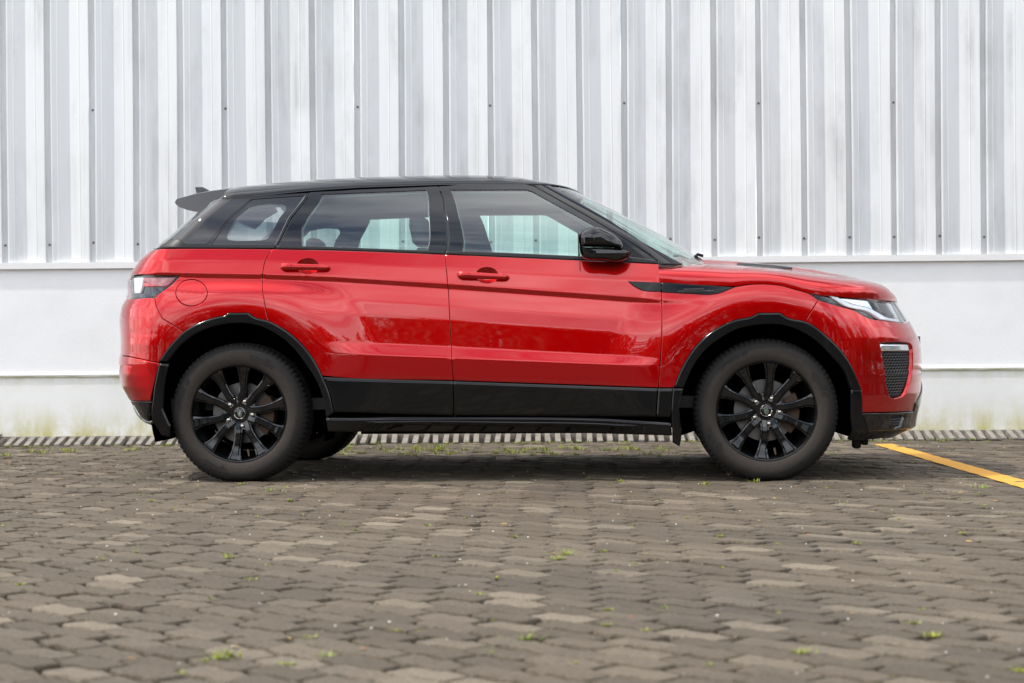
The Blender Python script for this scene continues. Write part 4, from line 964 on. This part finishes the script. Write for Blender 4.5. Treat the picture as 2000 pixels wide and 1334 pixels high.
# bright strips on the pillars
def strip(px0, px1, off, parent, name, mat, wd_=.006):
    l = [px0, px1]; d = np.array(px1) - np.array(px0); n = np.array([-d[1], d[0]]); n = n / np.linalg.norm(n) * wd_ / 2
    panel(name, s2, [tuple(np.array(px0) - n), tuple(np.array(px1) - n), tuple(np.array(px1) + n), tuple(np.array(px0) + n)], mat, parent, BOTH, off=off, gap=0, bev=.0012, ret=.003)
g = OUT['rglass']; strip(g[2], g[1], .003, door_r, 'glazing_bead', 'bead_grey', .0035)
g = OUT['qglass']; strip(g[2], g[1], .003, qf, 'glazing_bead', 'bead_grey', .004)
# spoiler, antenna
mb = MB(); rings = []
sp = [(-1.970, 1.446), (-1.976, 1.457), (-1.966, 1.475), (-1.915, 1.489), (-1.867, 1.502), (-1.78, 1.517), (-1.69, 1.529), (-1.685, 1.50), (-1.760, 1.463), (-1.838, 1.399), (-1.860, 1.401), (-1.905, 1.412), (-1.948, 1.428)]
for w in (-.63, -.615, -.56, -.4, -.2, 0, .2, .4, .56, .615, .63):
    k = 1 - (abs(w) / .63) ** 4; e = .0 if abs(w) < .62 else .006
    ring = []
    for x, z in sp:
        top = z > 1.45
        cxm, czm = -1.85, 1.466
        ring.append((x - .07 * (1 - (w / .63) ** 2) + (cxm - x) * e * 4, YC + w * (1 - (z - 1.44) * .9), z + .042 * (1 - (w / .63) ** 2) + (czm - z) * e * 4))
    rings.append(ring)
mb.loft(rings); mb.build('spoiler', 'frit_black', car, angle=28)
mb = MB(); rings = []
for q, wq in ((0, .004), (.3, .014), (.65, .024), (1, .028)):
    z = 1.540 + .056 * (1 - q); xa_, xb_ = -2.032 + .012 * q, -1.985 + .10 * q
    rings.append([((xa_ + xb_) / 2 + (xb_ - xa_) / 2 * math.cos(a), YC + wq * math.sin(a), z) for a in np.linspace(0, 2 * PI, 14, endpoint=False)])
mb.loft(rings); mb.build('antenna_fin', 'black_paint', rf)
# wiper
for s_ in (1,):
    mb = MB(); b0 = Vector((.80, YC - .47, 1.095))
    mb.tube([b0 + Vector((0, 0, -.02)), b0 + Vector((-.005, 0, .025)), b0 + Vector((-.03, .02, .048))], [.016, .015, .009], 8)
    mb.tube([b0 + Vector((-.045, -.02, .035)), b0 + Vector((-.015, .02, .06)), b0 + Vector((.012, .03, .052))], .008, 8)
    mb.tube([b0 + Vector((-.05, -.02, .025)), b0 + Vector((-.10, .3, .07)), b0 + Vector((-.13, .62, .085))], .006, 6)
    mb.build('wiper', 'matte_black', car)
# door mirrors
mo = [(0.179, 1.224), (0.192, 1.246), (0.216, 1.260), (0.246, 1.266), (0.274, 1.265), (0.309, 1.252), (0.344, 1.234), (0.373, 1.212), (0.394, 1.188), (0.401, 1.170), (0.400, 1.152)]
mlow = [(0.400, 1.152), (0.438, 1.139), (0.431, 1.121), (0.418, 1.107), (0.394, 1.097), (0.367, 1.091), (0.317, 1.099), (0.262, 1.103), (0.210, 1.109), (0.195, 1.117), (0.185, 1.141), (0.181, 1.172)]
ml = [(.169, 1.160), (.388, 1.150)]
for k, s_ in enumerate(BOTH):
    def rings_of(outl, wlist):
        c = np.mean(outl, 0); rr_ = []
        for w, sc in wlist: rr_.append([(c[0] + (x - c[0]) * sc, (YC - w if s_ > 0 else YC + w), c[1] + (z - c[1]) * sc) for x, z in outl])
        return rr_
    up_ = spline(mo + [(.381, 1.158), (.291, 1.167), (.183, 1.170)], .014); lo_ = spline(mlow + [(.183, 1.166), (.291, 1.162)], .014)
    mb = MB(); mb.loft(rings_of(up_, ((.90, .93), (.93, 1.0), (.99, 1.0), (1.02, .985), (1.045, .94), (1.06, .86), (1.07, .72), (1.076, .5), (1.079, .2))))
    mo_ = mb.build('door_mirror', 'black_paint', car, angle=50)
    mb = MB(); mb.loft(rings_of(lo_, ((.90, .95), (.93, 1.0), (.99, .995), (1.02, .97), (1.045, .92), (1.056, .82), (1.063, .6), (1.066, .3))))
    mb.build('mirror_base', 'black_paint', mo_, angle=50)
    mb = MB(); y0, y1 = sorted((YC - s_ * .80, YC - s_ * .93)); mb.box((.30, y0, 1.108), (.40, y1, 1.145), .012); mb.build('mirror_arm', 'black_trim', mo_)
    mb = MB(); y0, y1 = sorted((YC - s_ * .93, YC - s_ * 1.05)); mb.box((.176, y0, 1.12), (.181, y1, 1.235)); mb.build('mirror_glass', 'chrome', mo_)
# number plates
mb = MB(); mb.box((1.978, YC - .13, .60), (1.987, YC + .13, .715)); mb.build('number_plate', 'matte_black', car)
# underbody, wheel wells, cabin
mb = MB(); mb.box((-2.05, YC - .62, .27), (1.80, YC + .62, .36)); mb.box((-.95, YC - .84, .235), (.55, YC + .84, .30)); mb.build('underbody', 'void', car)
mb = MB(); mb.box((1.545, YC - .78, .148), (1.585, YC - .70, .26), .012); mb.box((1.588, YC - .77, .165), (1.622, YC - .70, .26), .01); mb.build('jacking_bracket', 'matte_black', car)
mb = MB(); mb.tube([(-1.95, YC + .25, .30), (-1.5, YC + .3, .27), (-.8, YC + .2, .24), (.4, YC + .15, .24)], .035, 8); mb.tube([(-1.6, YC - .6, .33), (-1.56, YC, .30), (-1.6, YC + .6, .33)], .04, 8)
mb.build('exhaust_pipe', 'rust_steel', car)
for x in (WR, WF):
    for s_ in BOTH:
        mb = MB(); mb.lathe_y([(.02, .30), (.30, .30), (.455, .31), (.462, .05), (.458, .004)], 40, -.32, PI + .32)
        if s_ < 0: mb.v = [(a, -b, c) for a, b, c in mb.v]
        y = YC - .925 if s_ > 0 else YC + .925
        mb.v = [(a + x, b + y, c + ZW) for a, b, c in mb.v]
        mb.build('wheel_well', 'void', car, angle=0)
mb = MB(); mb.box((-1.95, YC - .80, .36), (.75, YC + .80, .42)); mb.build('cabin_floor', 'interior_dark', car)
mb = MB(); rings = []
for y in np.linspace(YC - .80, YC + .80, 5): rings.append([(.80, y, .75), (.80, y, 1.06), (.62, y, 1.085), (.50, y, 1.07), (.44, y, 1.0), (.46, y, .75)])
mb.loft(rings); mb.build('dashboard', 'interior_dark', car)
def seat(x, yc, name='seat', rear=False):
    st = empty(name, (x, yc, .42), car)
    mb = MB(); mb.box((-.05, -.26, .0), (.47, .26, .24), .06); mb.build('cushion', 'seat_leather', st)
    rings = []
    for q, hw, th in ((0, .22, .10), (.06, .25, .12), (.3, .255, .11), (.55, .24, .095), (.62, .20, .075), (.645, .14, .05)):
        cx_ = -.03 - q * .34; ring = []
        for j in range(20):
            a = 2 * PI * j / 20; ca, sa = math.cos(a), math.sin(a)
            ring.append((cx_ + th * .7 * math.copysign(abs(ca) ** .7, ca), hw * math.copysign(abs(sa) ** .6, sa), .14 + q))
        rings.append(ring)
    mb = MB(); mb.loft(rings); mb.build('backrest', 'seat_leather', st)
    rings = []
    for q, hw, th in ((.0, .09, .04), (.02, .12, .055), (.10, .125, .055), (.145, .11, .045), (.16, .07, .025)):
        ring = []
        for j in range(16):
            a = 2 * PI * j / 16; ca, sa = math.cos(a), math.sin(a)
            ring.append((-.255 - q * .2 + th * math.copysign(abs(ca) ** .7, ca), hw * math.copysign(abs(sa) ** .6, sa), .80 + q - (.06 if rear else 0)))
        rings.append(ring)
    mb = MB(); mb.loft(rings); mb.build('headrest', 'seat_leather', st)
for y in (YC - .38, YC + .38): seat(-.42, y)
for y in (YC - .40, YC + .40): seat(-1.14, y, 'rear_seat', True)
mb = MB(); a0 = Vector((.36, YC - .38, 1.02)); ax = Vector((-.42, 0, .9)).normalized()
pts = [a0 + Vector((0, 1, 0)) * .185 * math.cos(t_) + Vector((.9, 0, .42)).normalized() * .185 * math.sin(t_) for t_ in np.linspace(0, 2 * PI, 33)]
mb.tube(pts, .014, 8); mb.tube([a0 - Vector((0, .17, 0)), a0 + Vector((0, .17, 0))], .02, 8); mb.tube([a0, a0 - ax * .25 + Vector((.1, 0, -.1))], .035, 8)
mb.build('steering_wheel', 'interior_dark', car)
mb = MB(); mb.box((.30, YC - .13, 1.36), (.33, YC + .13, 1.43), .012); mb.build('cabin_mirror', 'cabin_trim', car)
# wheels
def make_wheel(name):
    W = empty(name, (0, 0, 0), car)
    prof = [(.236, .030), (.2415, .016), (.2465, .0085), (.252, .004), (.263, -.002), (.280, -.006), (.300, -.0075), (.318, -.004), (.330, .0015), (.338, .007), (.3395, .0085), (.345, .013), (.3505, .019), (.3545, .027), (.3572, .038), (.3585, .05), (.3595, .075), (.3515, .078), (.3515, .086), (.360, .089), (.360, .112), (.352, .1145), (.352, .1235), (.360, .126), (.360, .149), (.3515, .152), (.3515, .16), (.3595, .163), (.358, .19), (.352, .215), (.335, .235), (.30, .243), (.25, .235), (.232, .22)]
    n = 320; v = []; f = []; k = len(prof)
    for i in range(n):
        a = 2 * PI * i / n; ph = i % 4
        for q, (r, y) in enumerate(prof):
            if q >= 10 and q <= 15 and ph == 0: r -= (.002, .004, .006, .007, .0075, .0075)[q - 10]
            if 27 <= q <= 30 and ph == 2: r -= .007
            x, z = r * math.cos(a), r * math.sin(a)
            if z < -ZW + .012:
                d_ = (-ZW + .012) - z; z = max(-ZW + .0005, -ZW + .012 - d_ * .9)
                if q < 9: y -= .006 * min(1, d_ / .012)
            elif z < -.25 and q < 10: y -= .006 * ((-.25 - z) / .085) ** 2 * .8
            v.append((x, y, z))
    for i in range(n):
        j = (i + 1) % n
        for q in range(k - 1): f.append((i * k + q, j * k + q, j * k + q + 1, i * k + q + 1))
    mb = MB(); mb.v = v; mb.f = f
    ty = mb.build('tyre', 'tyre_rubber', W, angle=40)
    mb = MB(); mb.lathe_y([(.238, .022), (.2455, .012), (.2475, .0055), (.246, .0015), (.243, .002), (.240, .008), (.237, .016), (.233, .026), (.228, .05), (.212, .075), (.206, .12), (.205, .20), (.20, .21)], 96)
    rim = mb.build('rim', 'wheel_black', W)
    base_a = math.radians(30)
    def pol(r, a, y): return (r * math.cos(a), y, r * math.sin(a))
    for i in range(10):
        mid = base_a + (i // 2) * math.radians(72); sg = 1 if i % 2 else -1
        rings = []
        for r, hw, an, y in ((.040, .016, 13, .036), (.058, .0185, 15, .032), (.076, .0195, 18.0, .0245), (.095, .0195, 20.0, .0205), (.115, .0190, 20.5, .0200), (.140, .0188, 19.8, .0205), (.165, .0196, 18.9, .0195), (.190, .0222, 18.3, .0165), (.210, .0265, 18, .0125), (.226, .0320, 18, .0085), (.238, .0375, 18, .0075)):
            a = mid + sg * math.radians(an); ca = Vector((math.cos(a), 0, math.sin(a))); ta = Vector((-math.sin(a), 0, math.cos(a)))
            b = ca * r; ring = []
            for t_, dy in ((-1.0, .045), (-1.0, .014), (-.90, .0075), (-.66, .0055), (-.50, .0), (.50, .0), (.66, .0055), (.90, .0075), (1.0, .014), (1.0, .045)):
                p = b + ta * (t_ * hw * 1.12); ring.append((p.x, y + dy, p.z))
            rings.append(ring)
        mb = MB(); mb.loft(rings); mb.build('spoke', 'wheel_black', W, angle=26)
    mb = MB(); mb.lathe_y([(.0, .034), (.036, .034), (.040, .0335), (.078, .036), (.086, .041), (.088, .07)], 60); mb.build('hub', 'wheel_black', W)
    for i in range(5):
        a = math.radians(66 + 72 * i)
        mb = MB(); mb.lathe_y([(.016, .0345), (.0155, .0325), (.012, .0325)], 16); mb.lathe_y([(.0, .0215), (.0045, .0217), (.0082, .0235), (.0098, .027), (.0098, .036)], 6)
        mb.v = [(x + .0665 * math.cos(a), y, z + .0665 * math.sin(a)) for x, y, z in mb.v]
        mb.build('lug_nut', 'lug_chrome', W, angle=30)
    mb = MB(); mb.lathe_y([(.0, .0245), (.024, .025), (.0285, .0275), (.0285, .036)], 40); cap = mb.build('hub_cap', 'wheel_black', W)
    mb = MB(); mb.lathe_y([(.0265, .0262), (.0280, .0248), (.0295, .0265), (.0295, .036)], 40); mb.build('cap_ring', 'lug_chrome', W)
    tilt = math.radians(105)
    def oval(rx, rz, y): return [(rx * math.cos(t_) * math.cos(tilt) - rz * math.sin(t_) * math.sin(tilt), y, rx * math.cos(t_) * math.sin(tilt) + rz * math.sin(t_) * math.cos(tilt)) for t_ in np.linspace(0, 2 * PI, 28, endpoint=False)]
    mb = MB(); mb.loft([oval(.0195, .0105, .0262), oval(.0195, .0105, .0238)]); mb.build('emblem_border', 'lug_chrome', W)
    mb = MB(); mb.loft([oval(.0170, .0082, .0240), oval(.0170, .0082, .0232)]); em = mb.build('emblem', 'emblem_green', W)
    mb = MB()
    for (u0, v0, u1, v1) in ((-.011, .0035, .003, .0035), (.003, .0035, -.003, -.0035), (-.003, -.0035, .011, -.0035)):
        def tr(u, v): return (u * math.cos(tilt) - v * math.sin(tilt), .0228, u * math.sin(tilt) + v * math.cos(tilt))
        mb.tube([tr(u0, v0), tr(u1, v1)], .0011, 6)
    mb.build('emblem_mark', 'lug_chrome', W)
    mb = MB(); mb.lathe_y([(.05, .085), (.085, .085), (.085, .098), (.155, .098), (.157, .10), (.157, .118), (.06, .118)], 60); mb.build('brake_disc', 'disc_steel', W)
    mb = MB(); mb.lathe_y([(.105, .07), (.168, .07), (.172, .08), (.172, .15), (.105, .15), (.105, .07)], 14, -.75, .55); mb.build('brake_caliper', 'rust_steel', W)
    mb = MB(); mb.lathe_y([(.0, .12), (.09, .12), (.11, .16), (.19, .17), (.20, .21), (0, .22)], 40); mb.build('hub_carrier', 'void', W)
    mb = MB(); a = math.radians(282); mb.tube([pol(.224, a, .03), pol(.195, a, .035)], .0045, 8); mb.tube([pol(.205, a, .034), pol(.19, a, .036)], .006, 8); mb.build('tyre_valve', 'rust_steel', W)
    return W, ty
def letters(txt, ang, r, parent, size, ccw=False, ysign=1):
    """raised sidewall lettering, one mesh"""
    fc = bpy.data.curves.new('lettering', 'FONT'); fc.size = size; fc.extrude = .0006; fc.resolution_u = 2
    V = []; F_ = []; a = ang; dg = bpy.context.evaluated_depsgraph_get()
    for ch in txt:
        fc.body = ch; to = bpy.data.objects.new('lettering', fc); COL.objects.link(to); dg.update()
        me = to.evaluated_get(bpy.context.evaluated_depsgraph_get()).to_mesh()
        xs = [v_.co.x for v_ in me.vertices]; adv = (max(xs) - min(xs)) if xs else size * .3; x0 = min(xs) if xs else 0
        b = len(V)
        for v_ in me.vertices:
            lx = v_.co.x - x0; ly = v_.co.y
            aa = a - lx / r; rr_ = r + ly - size * .35
            V.append((rr_ * math.cos(aa), -.0082 - v_.co.z if False else -.0075 - (.0016 if v_.co.z > 0 else -.001), rr_ * math.sin(aa)))
        for p_ in me.polygons: F_.append(tuple(b + i for i in p_.vertices))
        a -= (adv + size * .13) / r
        to.to_mesh_clear() if False else None
        bpy.data.objects.remove(to)
    bpy.data.curves.remove(fc)
    return link('sidewall_lettering', mesh(V, F_, False), 'tyre_letter', parent)
def copy_tree(o, parent):
    c = o.copy(); COL.objects.link(c); c.parent = parent
    for ch in list(o.children): copy_tree(ch, c)
    return c
w0, ty0 = make_wheel('wheel')
for i, (x, s_) in enumerate(((WF, 1), (WR, 1), (WF, -1), (WR, -1))):
    w_ = w0 if i == 0 else copy_tree(w0, car)
    w_.location = (x, YC - s_ * .93, ZW)
    if s_ < 0: w_.rotation_euler = (0, 0, PI)
for i, ch in enumerate([c for c in car.children if c.name.startswith('wheel') and c.type == 'EMPTY']):
    rot = (0, math.radians(38), 0, 0)[i]
    for a in (math.radians(40), math.radians(220)):
        letters('apollo', a + rot, .303, ch, .052)
        letters('APTERRA HP', a + rot + math.radians(98), .306, ch, .026)
